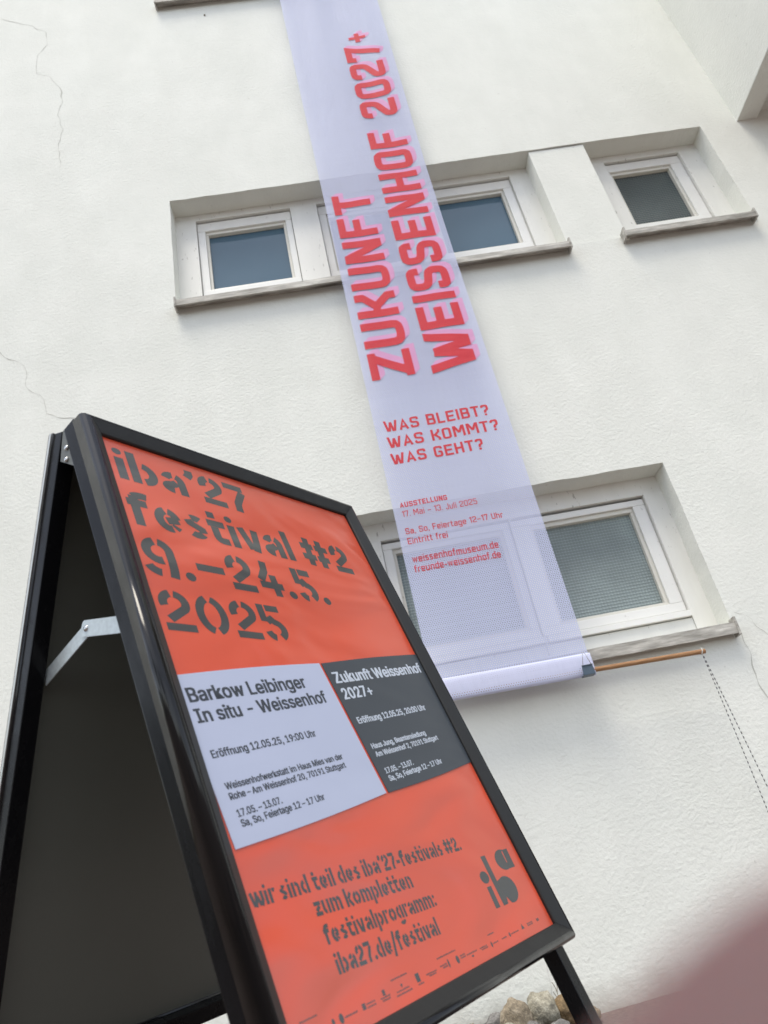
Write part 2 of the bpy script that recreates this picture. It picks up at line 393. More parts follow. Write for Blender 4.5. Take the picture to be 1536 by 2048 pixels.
# --- square banner alphabet (cap height 1, stroke t)
def square_glyph(ch, t):
    h = t / 2; T = 1 - h; B = h; xh = 0.74; X = xh - h
    def box_(w, top=T, bot=B, r=0.14): return ('c', rnd([(h, bot), (w - h, bot), (w - h, top), (h, top)], r, True))
    w = 0.62 + (t - 0.16) * 0.6; c = w / 2; Rr = w - h; mid = 0.5
    U = {
     'Z': (w, [('o', [(0, T), (w, T)]), ('k', [(w - h * 1.1, T + .02), (h * 1.1, B - .02)]), ('o', [(0, B), (w, B)])]),
     'U': (w, [('o', rnd([(h, 1), (h, B), (Rr, B), (Rr, 1)], 0.16))]),
     'K': (w, [('o', [(h, 0), (h, 1)]), ('o', [(h, mid), (w * .45, mid), (Rr, .80), (Rr, 1)]), ('o', [(w * .45, mid), (Rr, .20), (Rr, 0)])]),
     'N': (w, [('o', [(h, 0), (h, 1)]), ('o', [(Rr, 0), (Rr, 1)]), ('k', [(h * .7, 1.12), (w - h * .7, -.12)])]),
     'F': (w * .92, [('o', [(h, 0), (h, T), (w * .92, T)]), ('o', [(h, mid), (w * .82, mid)])]),
     'T': (w * .95, [('o', [(0, T), (w * .95, T)]), ('o', [(w * .475, 0), (w * .475, T)])]),
     'W': (w * 1.45, [('k', [(h * .6, 1.3), (h * .6, 1), (w * .36, 0), (w * .36, -.3)]), ('k', [(w * .42, -.2), (w * .725, .85)]), ('k', [(w * .725, .85), (w * 1.03, -.2)]), ('k', [(w * 1.09, -.3), (w * 1.09, 0), (w * 1.45 - h * .6, 1), (w * 1.45 - h * .6, 1.3)])]),
     'M': (w * 1.3, [('o', [(h, 0), (h, 1)]), ('o', [(w * 1.3 - h, 0), (w * 1.3 - h, 1)]), ('k', [(h * .6, 1.15), (w * .65, .35)]), ('k', [(w * .65, .35), (w * 1.3 - h * .6, 1.15)])]),
     'E': (w * .95, [('o', [(w * .95, T), (h, T), (h, B), (w * .95, B)]), ('o', [(h, mid), (w * .85, mid)])]),
     'I': (t, [('o', [(h, 0), (h, 1)])]),
     'S': (w, [('o', rnd([(Rr, .70), (Rr, T), (h, T), (h, mid + .04), (Rr, mid - .04), (Rr, B), (h, B), (h, .30)], 0.13))]),
     'H': (w, [('o', [(h, 0), (h, 1)]), ('o', [(Rr, 0), (Rr, 1)]), ('o', [(h, mid), (Rr, mid)])]),
     'O': (w, [box_(w)]),
     'A': (w * 1.05, [('o', [(h * .8, 0), (w * .525, T * .98), (w * 1.05 - h * .8, 0)]), ('o', [(w * .2, .28), (w * .85, .28)])]),
     'B': (w, [('o', [(h, 0), (h, 1)]), ('o', rnd([(h, T), (Rr - .02, T), (Rr - .02, mid), (h, mid)], .1)), ('o', rnd([(h, mid), (Rr, mid), (Rr, B), (h, B)], .1))]),
     'L': (w * .85, [('o', [(h, 1), (h, B), (w * .85, B)])]),
     'G': (w, [('o', rnd([(Rr, .72), (Rr, T), (h, T), (h, B), (Rr, B), (Rr, mid - .02), (c, mid - .02)], 0.13))]),
     'J': (w * .8, [('o', rnd([(w * .8 - h, 1), (w * .8 - h, B), (h, B), (h, .28)], 0.13))]),
     '?': (w * .85, [('o', rnd([(h, .74), (h, T), (w * .85 - h, T), (w * .85 - h, .52), (w * .42, .46), (w * .42, .24)], 0.1)), ('o', [(w * .42 - h, h * .9), (w * .42 + h, h * .9)])]),
     '0': (w, [box_(w)]),
     '1': (w * .5, [('o', [(0, .80), (w * .5 - h, T), (w * .5 - h, 0)])]),
     '2': (w, [('o', rnd([(h, .70), (h, T), (Rr, T), (Rr, mid + .05), (h, .28), (h, B), (w, B)], 0.12))]),
     '3': (w, [('o', rnd([(h, .74), (h, T), (Rr, T), (Rr, mid), (c, mid)], 0.12)), ('o', rnd([(Rr * .8, mid), (Rr, mid - .06), (Rr, B), (h, B), (h, .26)], 0.12))]),
     '5': (w, [('o', rnd([(Rr, T), (h, T), (h, .55), (Rr, .55), (Rr, B), (h, B), (h, .24)], 0.11))]),
     '7': (w * .95, [('o', [(h * .6, .72), (h * .6, T), (w * .95 - h, T), (w * .42, 0)])]),
     '+': (w * .78, [('o', [(0, .5), (w * .78, .5)]), ('o', [(w * .39, .5 - w * .39), (w * .39, .5 + w * .39)])]),
     '.': (t, [('o', [(0, h), (t, h)])]),
     ',': (t, [('o', [(h * 1.2, t), (h * .6, -.12)])]),
     '-': (w * .55, [('o', [(0, .36), (w * .55, .36)])]),
     '–': (w * .9, [('o', [(0, .40), (w * .9, .40)])]),
     ' ': (w * .45, []),
     'a': (w * .9, [('o', rnd([(h, X), (w * .9 - h, X), (w * .9 - h, 0)], 0.1)), ('o', rnd([(w * .9 - h, .42), (h, .42), (h, B), (w * .9 - h, B)], 0.08))]),
     'e': (w * .9, [('o', rnd([(w * .9 - h, .36), (w * .9 - h, X), (h, X), (h, B), (w * .85, B)], 0.12)), ('o', [(h, .36), (w * .9, .36)])]),
     'o': (w * .9, [box_(w * .9, X, B, 0.12)]),
     'd': (w * .9, [box_(w * .9, X, B, 0.12), ('o', [(w * .9 - h, 0), (w * .9 - h, 1)])]),
     'g': (w * .9, [box_(w * .9, X, B, 0.1), ('o', rnd([(w * .9 - h, X), (w * .9 - h, -.22), (h, -.22)], 0.1))]),
     'u': (w * .9, [('o', rnd([(h, xh), (h, B), (w * .9 - h, B), (w * .9 - h, xh)], 0.14))]),
     'n': (w * .9, [('o', rnd([(h, 0), (h, X), (w * .9 - h, X), (w * .9 - h, 0)], 0.14))]),
     'h': (w * .9, [('o', [(h, 0), (h, 1)]), ('o', rnd([(h, X), (w * .9 - h, X), (w * .9 - h, 0)], 0.14))]),
     'm': (w * 1.35, [('o', rnd([(h, 0), (h, X), (w * 1.35 - h, X), (w * 1.35 - h, 0)], 0.14)), ('o', [(w * .675, 0), (w * .675, X)])]),
     'w': (w * 1.25, [('o', [(h, xh), (w * .35, B), (w * .625, xh * .9), (w * .9, B), (w * 1.25 - h, xh)])]),
     's': (w * .8, [('o', rnd([(w * .8 - h * .5, X), (h, X), (h, .40), (w * .8 - h, .36), (w * .8 - h, B), (h * .5, B)], 0.1))]),
     'r': (w * .6, [('o', rnd([(h, 0), (h, X), (w * .6, X)], 0.1))]),
     't': (w * .6, [('o', rnd([(w * .22, .95), (w * .22, B), (w * .6, B)], 0.1)), ('o', [(0, X), (w * .58, X)])]),
     'f': (w * .6, [('o', rnd([(w * .22, 0), (w * .22, T), (w * .6, T)], 0.1)), ('o', [(0, X - .03), (w * .58, X - .03)])]),
     'i': (t, [('o', [(h, 0), (h, xh)]), ('o', [(h, .86), (h, 1.0)])]),
     'l': (t * 1.2, [('o', [(h, 0), (h, 1)])]),
    }
    return U[ch]

# --- round stencil alphabet (ascender 1, x-height .72, gaps cut through the strokes)
def stencil_glyph(ch, t):
    h = t / 2; T = 1 - h; x = 0.73; X = x - h; g = 0.045
    rx, ry = 0.25, X / 2 - h / 2 + 0.03
    cy = x / 2
    ry = x / 2 - h
    def dot(cx, cy_, r): return ('f', arc(cx, cy_, r, r, 0, 360, 14)[:-1])
    D = {
     'i': (t, [('o', [(h, 0), (h, x - .03)]), dot(h, .90, h * 1.02)]),
     'l': (t, [('o', [(h, 0), (h, 1)])]),
     'b': (.62, [('o', [(h, 0), (h, 1)]), ('o', arc(.28, cy, .62 - h - .28, ry, 82, -88))]),
     'd': (.62, [('o', [(.62 - h, 0), (.62 - h, 1)]), ('o', arc(.34, cy, .34 - h, ry, 98, 268))]),
     'p': (.62, [('o', [(h, -.26), (h, x)]), ('o', arc(.28, cy, .62 - h - .28, ry, 82, -88))]),
     'g': (.60, [('o', arc(.32, cy, .32 - h, ry, 98, 262)), ('o', [(.60 - h, x), (.60 - h, .02)]), ('o', arc(.30, -.06, .30 - h, .17, -8, -150))]),
     'a': (.60, [('o', arc(.30, .44, .28 - h, .29 - h, 165, 85)), ('o', arc(.30, .44, .30 - h, .29 - h, 62, 0) + [(.60 - h, 0)]), ('o', [(.38, .40 - h * .2)] + arc(.29, .205, .29 - h, .205 - h, 95, 262))]),
     'o': (.64, [('o', arc(.32, cy, .32 - h, ry, 98, 262)), ('o', arc(.32, cy, .32 - h, ry, 82, -82))]),
     'e': (.62, [('o', arc(.31, cy, .31 - h, ry, 100, 285)), ('o', arc(.31, cy, .31 - h, ry, 80, 12)), ('o', [(.27, cy - .03), (.62 - h * .6, cy + .03)]), ('o', arc(.31, cy, .31 - h, ry, 300, 325, 5))]),
     's': (.52, [('o', arc(.27, .53, .25 - h, .20 - h, 35, 120)), ('o', [(h, .55), (h + .03, .46), (.26, .385), (.52 - h - .02, .30), (.52 - h, .20)]), ('o', arc(.25, .20, .25 - h, .20 - h, -20, -145))]),
     't': (.46, [('o', [(.17, .80), (.17, 1.0)]), ('o', [(0, X), (.46, X)]), ('o', rnd([(.17, .52), (.17, h), (.46, h)], .18, n=6))]),
     'f': (.46, [('o', [(.17, 0), (.17, .86)]), ('o', [(0, .66), (.44, .66)]), ('o', arc(.38, .80, .21, .20 - h, 160, 60))]),
     'v': (.58, [('o', [(h * .8, x), (.26, .06)]), ('o', [(.58 - h, x), (.58 - h - .06, .25), (.36, 0)])]),
     'w': (.92, [('o', [(h * .8, x), (.24, .04)]), ('o', [(.46, x), (.40, .3), (.30, 0)]), ('o', [(.50, .5), (.66, .04)]), ('o', [(.92 - h, x), (.84, .3), (.72, 0)])]),
     'r': (.42, [('o', [(h, 0), (h, x)]), ('o', arc(.36, .44, .17, .29 - h, 120, 60, 5))]),
     'n': (.60, [('o', [(h, 0), (h, x)]), ('o', [(.28, X)] + arc(.36, .44, .60 - h - .36, .29 - h, 80, 0, 8) + [(.60 - h, 0)])]),
     'm': (.92, [('o', [(h, 0), (h, x)]), ('o', [(.25, X)] + arc(.34, .44, .13, .29 - h, 75, 0, 6) + [(.47, 0)]), ('o', [(.58, X)] + arc(.68, .44, .92 - h - .68, .29 - h, 75, 0, 6) + [(.92 - h, 0)])]),
     'u': (.60, [('o', [(h, x), (h, .30)] + arc(.28, .29, .28 - h, .29 - h, 190, 265, 8)), ('o', [(.60 - h, 0), (.60 - h, x)])]),
     'z': (.54, [('o', [(0, X), (.54, X)]), ('o', [(.42, X - t * .75), (.12, t * 1.25)]), ('o', [(0, h), (.54, h)])]),
     'k': (.60, [('o', [(h, 0), (h, 1)]), ('o', [(.56, x), (.27, .40)]), ('o', [(.30, .36), (.56, 0)])]),
     "'": (.22, [('o', [(.12, 1.0), (.12, .86), (.03, .72)])]),
     '.': (.24, [dot(.12, .12, .115)]),
     ':': (.24, [dot(.12, .12, .11), dot(.12, .58, .11)]),
     '-': (.36, [('o', [(0, .36), (.36, .36)])]),
     '–': (.66, [('o', [(0, .44), (.66, .44)])]),
     '/': (.40, [('o', [(.02, -.2), (.38, 1.05)])]),
     ' ': (.16, []),
     '#': (1.02, [('o', [(.24, 0), (.32, .98)]), ('o', [(.68, 0), (.76, .98)]), ('o', [(.02, .30), (.47, .30)]), ('o', [(.53, .30), (.94, .30)]), ('o', [(.06, .68), (.49, .68)]), ('o', [(.55, .68), (1.0, .68)])]),
     '2': (.64, [('o', arc(.31, .68, .31 - h, .32 - h, 200, 100)), ('o', arc(.31, .68, .33 - h, .32 - h, 80, -35) + [(.14, .27)]), ('o', [(.02, h), (.64, h)])]),
     '7': (.56, [('o', [(0, T), (.56, T)]), ('o', [(.52, T - t * .62), (.40, .55), (.27, .3), (.24, 0)])]),
     '9': (.68, [('o', arc(.34, .66, .34 - h, .34 - h, 100, 285)), ('o', arc(.34, .66, .34 - h, .34 - h, 80, 0) + [(.68 - h, .42), (.665 - h, .2), (.63 - h, .0)]), ('o', arc(.32, .32, .28, .32 - h, 195, 262, 7))]),
     '4': (.70, [('o', [(.34, 1), (.30, .72), (.12, .42)]), ('o', [(.06, .30), (.70, .30)]), ('o', [(.48, 0), (.48, .62)])]),
     '5': (.62, [('o', [(h, .52), (h, 1)]), ('o', [(h + .13, T), (.58, T)]), ('o', [(.15, .52), (.28, .60)] + arc(.30, .31, .32 - h, .31 - h, 78, -60)), ('o', arc(.28, .31, .28 - h, .31 - h, 262, 195, 7))]),
     '0': (.70, [('o', arc(.35, .5, .35 - h, .5 - h, 102, 258, 18)), ('o', arc(.35, .5, .35 - h, .5 - h, 78, -78, 18))]),
    }
    return D[ch]

def xh_of(glyph, ch):
    return (0.74 if glyph is square_glyph else 0.73) if ch in 'wvz' else 1.0

def stroke_text(txt, glyph, t, gap=0.10, scale_wide=1.0):
    """polys in text space: list of (level, [pts]); also total width"""
    x = 0; polys = []; lev = 0
    def clip(P, lo, hi):
        for s_, lim in ((1, lo), (-1, hi)):
            o_ = []
            for i in range(len(P)):
                a, b = P[i - 1], P[i]; da, db = s_ * (a.y - lim), s_ * (b.y - lim)
                if (da >= 0) != (db >= 0): o_.append(a + (b - a) * (da / (da - db)))
                if db >= 0: o_.append(b)
            P = o_
            if len(P) < 3: return None
        return P
    for ci, ch in enumerate(txt):
        w, st = glyph(ch, t)
        for kind, pts in st:
            lev = (lev + 1) % 5
            if kind == 'f': polys.append((lev, [Vector((x + p[0], p[1])) for p in pts], ci)); continue
            for qd in offset_poly(pts, t, kind == 'c'):
                if kind == 'k':
                    qd = clip(qd, 0.0, xh_of(glyph, ch))
                    if qd is None: continue
                polys.append((lev, [Vector((x + p.x, p.y)) for p in qd], ci))
        x += w + gap
    return polys, x - gap

def text_mesh(name, polys, width, layers, mat, parent, P3, cut=None, split=False):
    """layers: (L, R, up, lift) baseline ends and cap-height vector in surface coordinates; P3 maps (u, v, lift) to 3D"""
    groups = {}
    for p in polys: groups.setdefault(p[2] if split else 0, []).append(p)
    made = []
    for gk in sorted(groups):
        bm = bmesh.new()
        for L, R, up, lift in layers:
            L, R, up = Vector(L), Vector(R), Vector(up)
            for pl in groups[gk]:
                vs = []
                for p in pl[1]:
                    s2 = L + (R - L) * (p.x / width) + up * p.y
                    vs.append(bm.verts.new((s2.x, s2.y, lift + pl[0] * 0.00003)))
                try: bm.faces.new(vs)
                except ValueError: pass
        if cut:
            xs = [v.co.x for v in bm.verts]; ys = [v.co.y for v in bm.verts]
            for ax, lo, hi in ((0, min(xs), max(xs)), (1, min(ys), max(ys))):
                k = math.floor(lo / cut) + 1
                while k * cut < hi:
                    co = [0, 0, 0]; co[ax] = k * cut; no = [0, 0, 0]; no[ax] = 1
                    bmesh.ops.bisect_plane(bm, geom=bm.verts[:] + bm.edges[:] + bm.faces[:], plane_co=co, plane_no=no, dist=1e-7)
                    k += 1
        for v in bm.verts: v.co = P3(v.co.x, v.co.y, v.co.z)
        me = bpy.data.meshes.new(name); bm.to_mesh(me); bm.free()
        made.append(link(name, me, mat, parent))
    return made

FONT = None
try:
    fp = os.path.join(bpy.utils.system_resource('DATAFILES'), 'fonts', 'Inter.woff2')
    if os.path.exists(fp): FONT = bpy.data.fonts.load(fp)
except Exception:
    FONT = None

def font_polys(txt, bold=0.03, spacing=1.0):
    def conv(s_):
        cu = bpy.data.curves.new('t', 'FONT'); cu.body = s_
        if FONT: cu.font = FONT
        cu.size = 1; cu.fill_mode = 'BOTH'; cu.dimensions = '2D'; cu.resolution_u = 3
        cu.space_character = spacing
        o = bpy.data.objects.new('t', cu); me = bpy.data.meshes.new_from_object(o)
        bpy.data.objects.remove(o); bpy.data.curves.remove(cu); return me
    mh = conv('H'); cap = max(v.co.y for v in mh.vertices); base = min(v.co.y for v in mh.vertices)
    me = conv(txt); x0 = min(v.co.x for v in me.vertices); x1 = max(v.co.x for v in me.vertices)
    polys = []
    for lev, (dx, dy) in enumerate(((-1, -.5), (1, -.5), (-1, .5), (1, .5), (0, 0))):
        polys += [(lev, [Vector(((me.vertices[i].co.x - x0 + dx * bold), (me.vertices[i].co.y - base + dy * bold) / (cap - base))) for i in p.vertices], 0) for p in me.polygons]
    bpy.data.meshes.remove(me); bpy.data.meshes.remove(mh)
    return polys, x1 - x0

# ================================================================== THE GROUND
def gz(x, y): return -0.441 + 0.04 * x
gr = bmesh.new()
NX = [-150, -40, -12, -5] + [-3 + 0.12 * i for i in range(60)] + [5, 8, 15, 40, 150]
NY = [-150, -40, -12, -4] + [-1 + 0.12 * i for i in range(36)] + [3.9, 8, 40, 150]
gv = [[gr.verts.new((x, y, gz(x, y) + (0.006 * noise.noise(Vector((x * 3, y * 3, 0))) if abs(x) < 6 and abs(y) < 4 else 0))) for y in NY] for x in NX]
for i in range(len(NX) - 1):
    for j in range(len(NY) - 1):
        gr.faces.new((gv[i][j], gv[i + 1][j], gv[i + 1][j + 1], gv[i][j + 1]))
mesh_bm('ground', gr, M['ground'], smooth=True, kind='structure')

# ================================================================== THE BUILDING
YW, YR = 3.0, 3.12          # wall face, window boards
bld = empty('building', (0, YW, -0.441), label='white rendered house facade with small white framed windows rising behind the sign', category='building')
def inb(o):                 # parent while keeping world coordinates
    o.parent = bld; o.matrix_parent_inverse = Matrix.Translation((0, -YW, 0.441)); return o

HOLES = [(-0.645, 2.68, 3.085, 3.922), (0.09, 1.57, 0.80, 1.607), (-0.645, 1.56, 6.09, 6.92)]
X0, X1, Z0, Z1 = -5.0, 6.5, -1.0, 8.6
xs = sorted({X0, X1} | {h_[0] for h_ in HOLES} | {h_[1] for h_ in HOLES})
zs = sorted({Z0, Z1} | {h_[2] for h_ in HOLES} | {h_[3] for h_ in HOLES})
def densify(a, d):
    o = [a[0]]
    for p, q_ in zip(a, a[1:]):
        n = max(1, int(math.ceil((q_ - p) / d)))
        o += [p + (q_ - p) * k / n for k in range(1, n + 1)]
    return o
xd, zd = densify(xs, 0.045), densify(zs, 0.045)
def in_hole(x, z): return any(h_[0] < x < h_[1] and h_[2] < z < h_[3] for h_ in HOLES)
def wpt(x, z, y=YW):
    # a hand-trowelled wall is never dead flat or dead straight at its arrises
    onx = any(abs(x - h_[k]) < 1e-6 and h_[2] - 1e-6 <= z <= h_[3] + 1e-6 for h_ in HOLES for k in (0, 1))
    onz = any(abs(z - h_[k]) < 1e-6 and h_[0] - 1e-6 <= x <= h_[1] + 1e-6 for h_ in HOLES for k in (2, 3))
    n1 = noise.noise(Vector((x * 9, z * 9, 1.7))); n2 = noise.noise(Vector((x * 22, z * 22, 9.7)))
    dz = (0.0035 * n1 + 0.003 * n2) if onz else 0
    dx = (0.0025 * n1 + 0.002 * n2) if onx else 0
    dy = 0.004 * noise.noise(Vector((x * 0.8, z * 0.8, 4.0)))
    return (x + dx, y + dy, z + dz)
bm = bmesh.new(); vd = {}
def gv_(x, z, back=False):
    k = (round(x, 5), round(z, 5), back)
    if k not in vd:
        p = wpt(x, z); vd[k] = bm.verts.new((p[0], 3.34, p[2]) if back else p)
    return vd[k]
for i in range(len(xd) - 1):
    for j in range(len(zd) - 1):
        xa, xb, za, zb = xd[i], xd[i + 1], zd[j], zd[j + 1]
        if in_hole((xa + xb) / 2, (za + zb) / 2): continue
        bm.faces.new((gv_(xa, za), gv_(xb, za), gv_(xb, zb), gv_(xa, zb)))
for h_ in HOLES:
    xi = [x for x in xd if h_[0] - 1e-6 <= x <= h_[1] + 1e-6]; zi = [z for z in zd if h_[2] - 1e-6 <= z <= h_[3] + 1e-6]
    for z in (h_[2], h_[3]):
        for a, b in zip(xi, xi[1:]): bm.faces.new((gv_(a, z), gv_(b, z), gv_(b, z, True), gv_(a, z, True)))
    for x in (h_[0], h_[1]):
        for a, b in zip(zi, zi[1:]): bm.faces.new((gv_(x, a), gv_(x, b), gv_(x, b, True), gv_(x, a, True)))
inb(mesh_bm('wall', bm, M['stucco'], smooth=False))
# body of the house behind the face
inb(box('house_body', X0, X1, 3.345, 9.0, Z0, Z1, M['stucco'], bev=0, label='plain body of the house behind the facade'))
# plaster panel filling the strip between the two upper windows
bm = bmesh.new(); box_bm(bm, 1.566, 1.916, 3.007, 3.335, 3.078, 3.914, 0.004, 2)
inb(mesh_bm('infill_panel', bm, M['stucco'], label='smooth plaster panel between the two upper windows'))

def crack(pts, r=0.0016, y=YW):
    bm = bmesh.new(); P = []
    for a, b in zip(pts, pts[1:]):
        for k in range(6):
            u = k / 6; x = a[0] + (b[0] - a[0]) * u; z = a[1] + (b[1] - a[1]) * u
            j = noise.noise(Vector((x * 14, z * 14, 3))) * 0.022
            P.append((x + j, z + j * 0.4))
    P.append(pts[-1]); n = len(P)
    vs = []
    for i, (x, z) in enumerate(P):
        a = P[max(0, i - 1)]; b = P[min(n - 1, i + 1)]; t = Vector((b[0] - a[0], b[1] - a[1])).normalized()
        w = r * (0.12 + 1.7 * abs(noise.noise(Vector((x * 11, z * 11, 8))))) * (1 if 0 < i < n - 1 else 0.2)
        yy = wpt(x, z, y)[1] - 0.0012
        vs.append((bm.verts.new((x - t.y * w, yy, z + t.x * w)), bm.verts.new((x + t.y * w, yy, z - t.x * w))))
    for a, b in zip(vs, vs[1:]): bm.faces.new((a[0], a[1], b[1], b[0]))
    return inb(mesh_bm('crack', bm, M['crack'], label='hairline crack in the render'))
crack([(-1.771, 6.148), (-1.55, 6.006), (-1.433, 5.89), (-1.418, 5.736), (-1.49, 5.617), (-1.475, 5.406), (-1.389, 5.34), (-1.301, 5.151), (-1.321, 4.91), (-1.295, 4.746), (-1.31, 4.547), (-1.303, 4.374)], 0.0028)
crack([(-1.70, 3.05), (-1.579, 2.927), (-1.457, 2.817), (-1.425, 2.661), (-1.334, 2.562), (-1.311, 2.479), (-1.231, 2.432), (-1.1, 2.38)], 0.0022)
crack([(1.58, 0.745), (1.588, 0.651), (1.58, 0.536), (1.582, 0.40), (1.60, 0.2)], 0.0028)
crack([(0.462, -0.20), (0.458, -0.257), (0.454, -0.286), (0.445, -0.328), (0.440, -0.42)], 0.0018)
crack([(1.60, 0.84), (1.66, 0.80), (1.70, 0.70)], 0.0012)

def window(name, lab, x0, x1, z0, z1, openings, pane_mat, sill, low_rail=0.0, back=3.27):
    """x0..z1: the recess. openings: (xa, xb) of every sash; zo: their bottom and top"""
    w = empty(name); w['label'] = lab; inb(w)
    zo0, zo1 = openings[0][2], openings[0][3]
    P = lambda n, a, b, c, d, e, f, m, par=w, bev=0.0025, **k: box(n, a, b, c, d, e, f, M[m], par, bev, 2, **k)
    # flat boards of the outer frame: head, two jambs, mullions
    P('head_board', x0 - 0.006, x1 + 0.006, YR + 0.004, back, zo1, z1 + 0.008, 'white')
    bounds = [x0 - 0.006] + [v for o in openings for v in (o[0], o[1])] + [x1 + 0.006]
    for k in range(0, len(bounds), 2):
        nm = 'jamb_board' if k in (0, len(bounds) - 2) else 'mullion'
        P(nm, bounds[k], bounds[k + 1], YR, back, z0 - 0.03, zo1 - 0.001, 'white')
    if low_rail > 0:
        for o in openings:
            P('bottom_board', o[0] + 0.001, o[1] - 0.001, YR + 0.006, back, z0 - 0.02, zo0 - 0.001, 'white')
            P('drip_rail', o[0] + 0.004, o[1] - 0.004, YR - 0.012, YR + 0.05, zo0 + 0.003, zo0 + low_rail, 'sash')
            zz = zo0 + low_rail + 0.009
    for o in openings:
        xa, xb = o[0] + 0.003, o[1] - 0.003
        za, zb = (zo0 + low_rail + 0.010 if low_rail > 0 else zo0 + 0.002), zo1 - 0.012
        s_ = empty('sash'); s_.parent = w
        ga, gb, gc, gd = o[4], o[5], o[6], o[7]       # glass rectangle
        yf, yb = YR + 0.020, YR + 0.075
        F = lambda n, *a, m='sash', bev=0.003: box(n, *a, M[m], s_, bev, 2)
        F('sash_rail', xa, xb, yf, yb, gd + 0.022, zb)
        F('sash_rail', xa, xb, yf, yb, za, gc - 0.016)
        F('sash_stile', xa, ga - 0.016, yf + 0.001, yb, gc - 0.0155, gd + 0.0215)
        F('sash_stile', gb + 0.016, xb, yf + 0.001, yb, gc - 0.0155, gd + 0.0215)
        # glazing bead stepped back, then pane
        yg = YR + 0.034
        F('glazing_bead', ga - 0.0155, gb + 0.0155, yg, yb, gd, gd + 0.0213, m='bead', bev=0.002)
        F('glazing_bead', ga - 0.0155, gb + 0.0155, yg, yb, gc - 0.0153, gc, m='bead', bev=0.002)
        F('glazing_bead', ga - 0.0155, ga, yg + .001, yb, gc + 0.0005, gd - 0.0005, m='bead', bev=0.002)
        F('glazing_bead', gb, gb + 0.0155, yg + .001, yb, gc + 0.0005, gd - 0.0005, m='bead', bev=0.002)
        box('pane', ga - 0.006, gb + 0.006, YR + 0.058, YR + 0.066, gc - 0.006, gd + 0.006, M[pane_mat], s_, 0, 1)
        # dark sheet behind the whole sash, showing in the gaps round it
        box('gap_backing', xa - 0.003, xb + 0.003, YR + 0.078, YR + 0.09, za - 0.006, zb + 0.012, M['gap'], s_, 0, 1)
    # sill: sloping plate, front lip, turned-up ends
    sx0, sx1, sy, sz0, sz1 = sill
    bm = bmesh.new()
    v = [bm.verts.new(p) for p in [(sx0, sy, sz0), (sx0, sy, sz1), (sx0, back, z0 + 0.006), (sx0, back, z0 - 0.03), (sx0, sy + 0.012, sz0),
                                   (sx1, sy, sz0), (sx1, sy, sz1), (sx1, back, z0 + 0.006), (sx1, back, z0 - 0.03), (sx1, sy + 0.012, sz0)]]
    # clip the plate to the recess behind the wall face: only the lip overhangs sideways
    bm.free()
    bm = bmesh.new()
    n = 36; prof = [(sy, sz0), (sy, sz1), (YW - 0.004, sz1 + 0.004)]
    prof_b = [(sy + 0.010, sz0), (sy + 0.010, sz1 - 0.012), (YW - 0.004, sz1 - 0.010)]
    ring = prof + prof_b[::-1]
    vv = []
    for i in range(n + 1):
        x = sx0 + (sx1 - sx0) * i / n
        j = 0.0022 * noise.noise(Vector((x * 17, sz0, 2))); j2 = 0.0015 * noise.noise(Vector((x * 31, sz0, 5)))
        vv.append([bm.verts.new((x, y + j2, z + j)) for y, z in ring])
    for a, b in zip(vv, vv[1:]):
        for k in range(len(ring)): bm.faces.new((a[k], a[(k + 1) % len(ring)], b[(k + 1) % len(ring)], b[k]))
    bm.faces.new(vv[0]); bm.faces.new(vv[-1][::-1])
    for xe in (sx0, sx1):
        box_bm(bm, xe - 0.005, xe + 0.005, sy - 0.006, YW - 0.006, sz0 - 0.008, sz1 + 0.022, 0.002, 1)
    xa, xb = x0 + 0.003, x1 - 0.003
    pl = [bm.verts.new(p) for x in (xa, xb) for p in ((x, YW - 0.007, sz1 + 0.003), (x, back, z0 + 0.010), (x, back, z0 - 0.05), (x, YW - 0.007, sz1 - 0.012))]
    for q_ in ((0, 1, 2, 3), (7, 6, 5, 4), (0, 4, 5, 1), (3, 2, 6, 7), (0, 3, 7, 4), (1, 5, 6, 2)): bm.faces.new([pl[i] for i in q_])
    mesh_bm('sill', bm, M['sill'], w)
    return w

uz0, uz1 = 3.085, 3.915
G = (3.312, 3.765)
sash3 = [(-0.520, 0.058, 3.255, 3.868, -0.456, 0.002, 3.312, 3.765),
         (0.222, 0.712, 3.255, 3.868, 0.285, 0.650, 3.312, 3.765),
         (0.872, 1.446, 3.255, 3.868, 0.935, 1.372, 3.318, 3.765)]
def fixz(o, dz): return (o[0], o[1], o[2] + dz, o[3] + dz, o[4], o[5], o[6] + dz, o[7] + dz)
DZ = -0.125
# boards run down to the sill; recess bottom at 3.085 sits behind the sash bottom seen from below
window('upper_window', 'wide three-part window behind the banner', -0.645, 1.568, 3.09, 3.922, sash3, 'pane', (-0.640, 1.550, 2.94, 3.012, 3.052))
window('narrow_window', 'narrow patterned-glass window right of the wide one', 1.914, 2.68, 3.10, 3.915,
       [(2.060, 2.556, 3.275, 3.868, 2.098, 2.466, 3.322, 3.770)], 'pane_dark', (1.872, 2.640, 2.94, 3.030, 3.068))
window('lower_window', 'lower two-part window with patterned glass', 0.09, 1.57, 0.83, 1.607,
       [(0.196, 0.812, 0.888, 1.517, 0.258, 0.757, 0.985, 1.452), (0.822, 1.477, 0.888, 1.517, 0.920, 1.398, 0.985, 1.452)],
       'pane_light', (0.06, 1.560, 2.95, 0.738, 0.786), low_rail=0.030)
window('top_window', 'wide window of the floor above, cut by the picture edge', -0.645, 1.56, 6.095, 6.92,
       [fixz(o, 3.0) for o in sash3], 'pane', (-0.638, 1.545, 2.94, 5.995, 6.04))

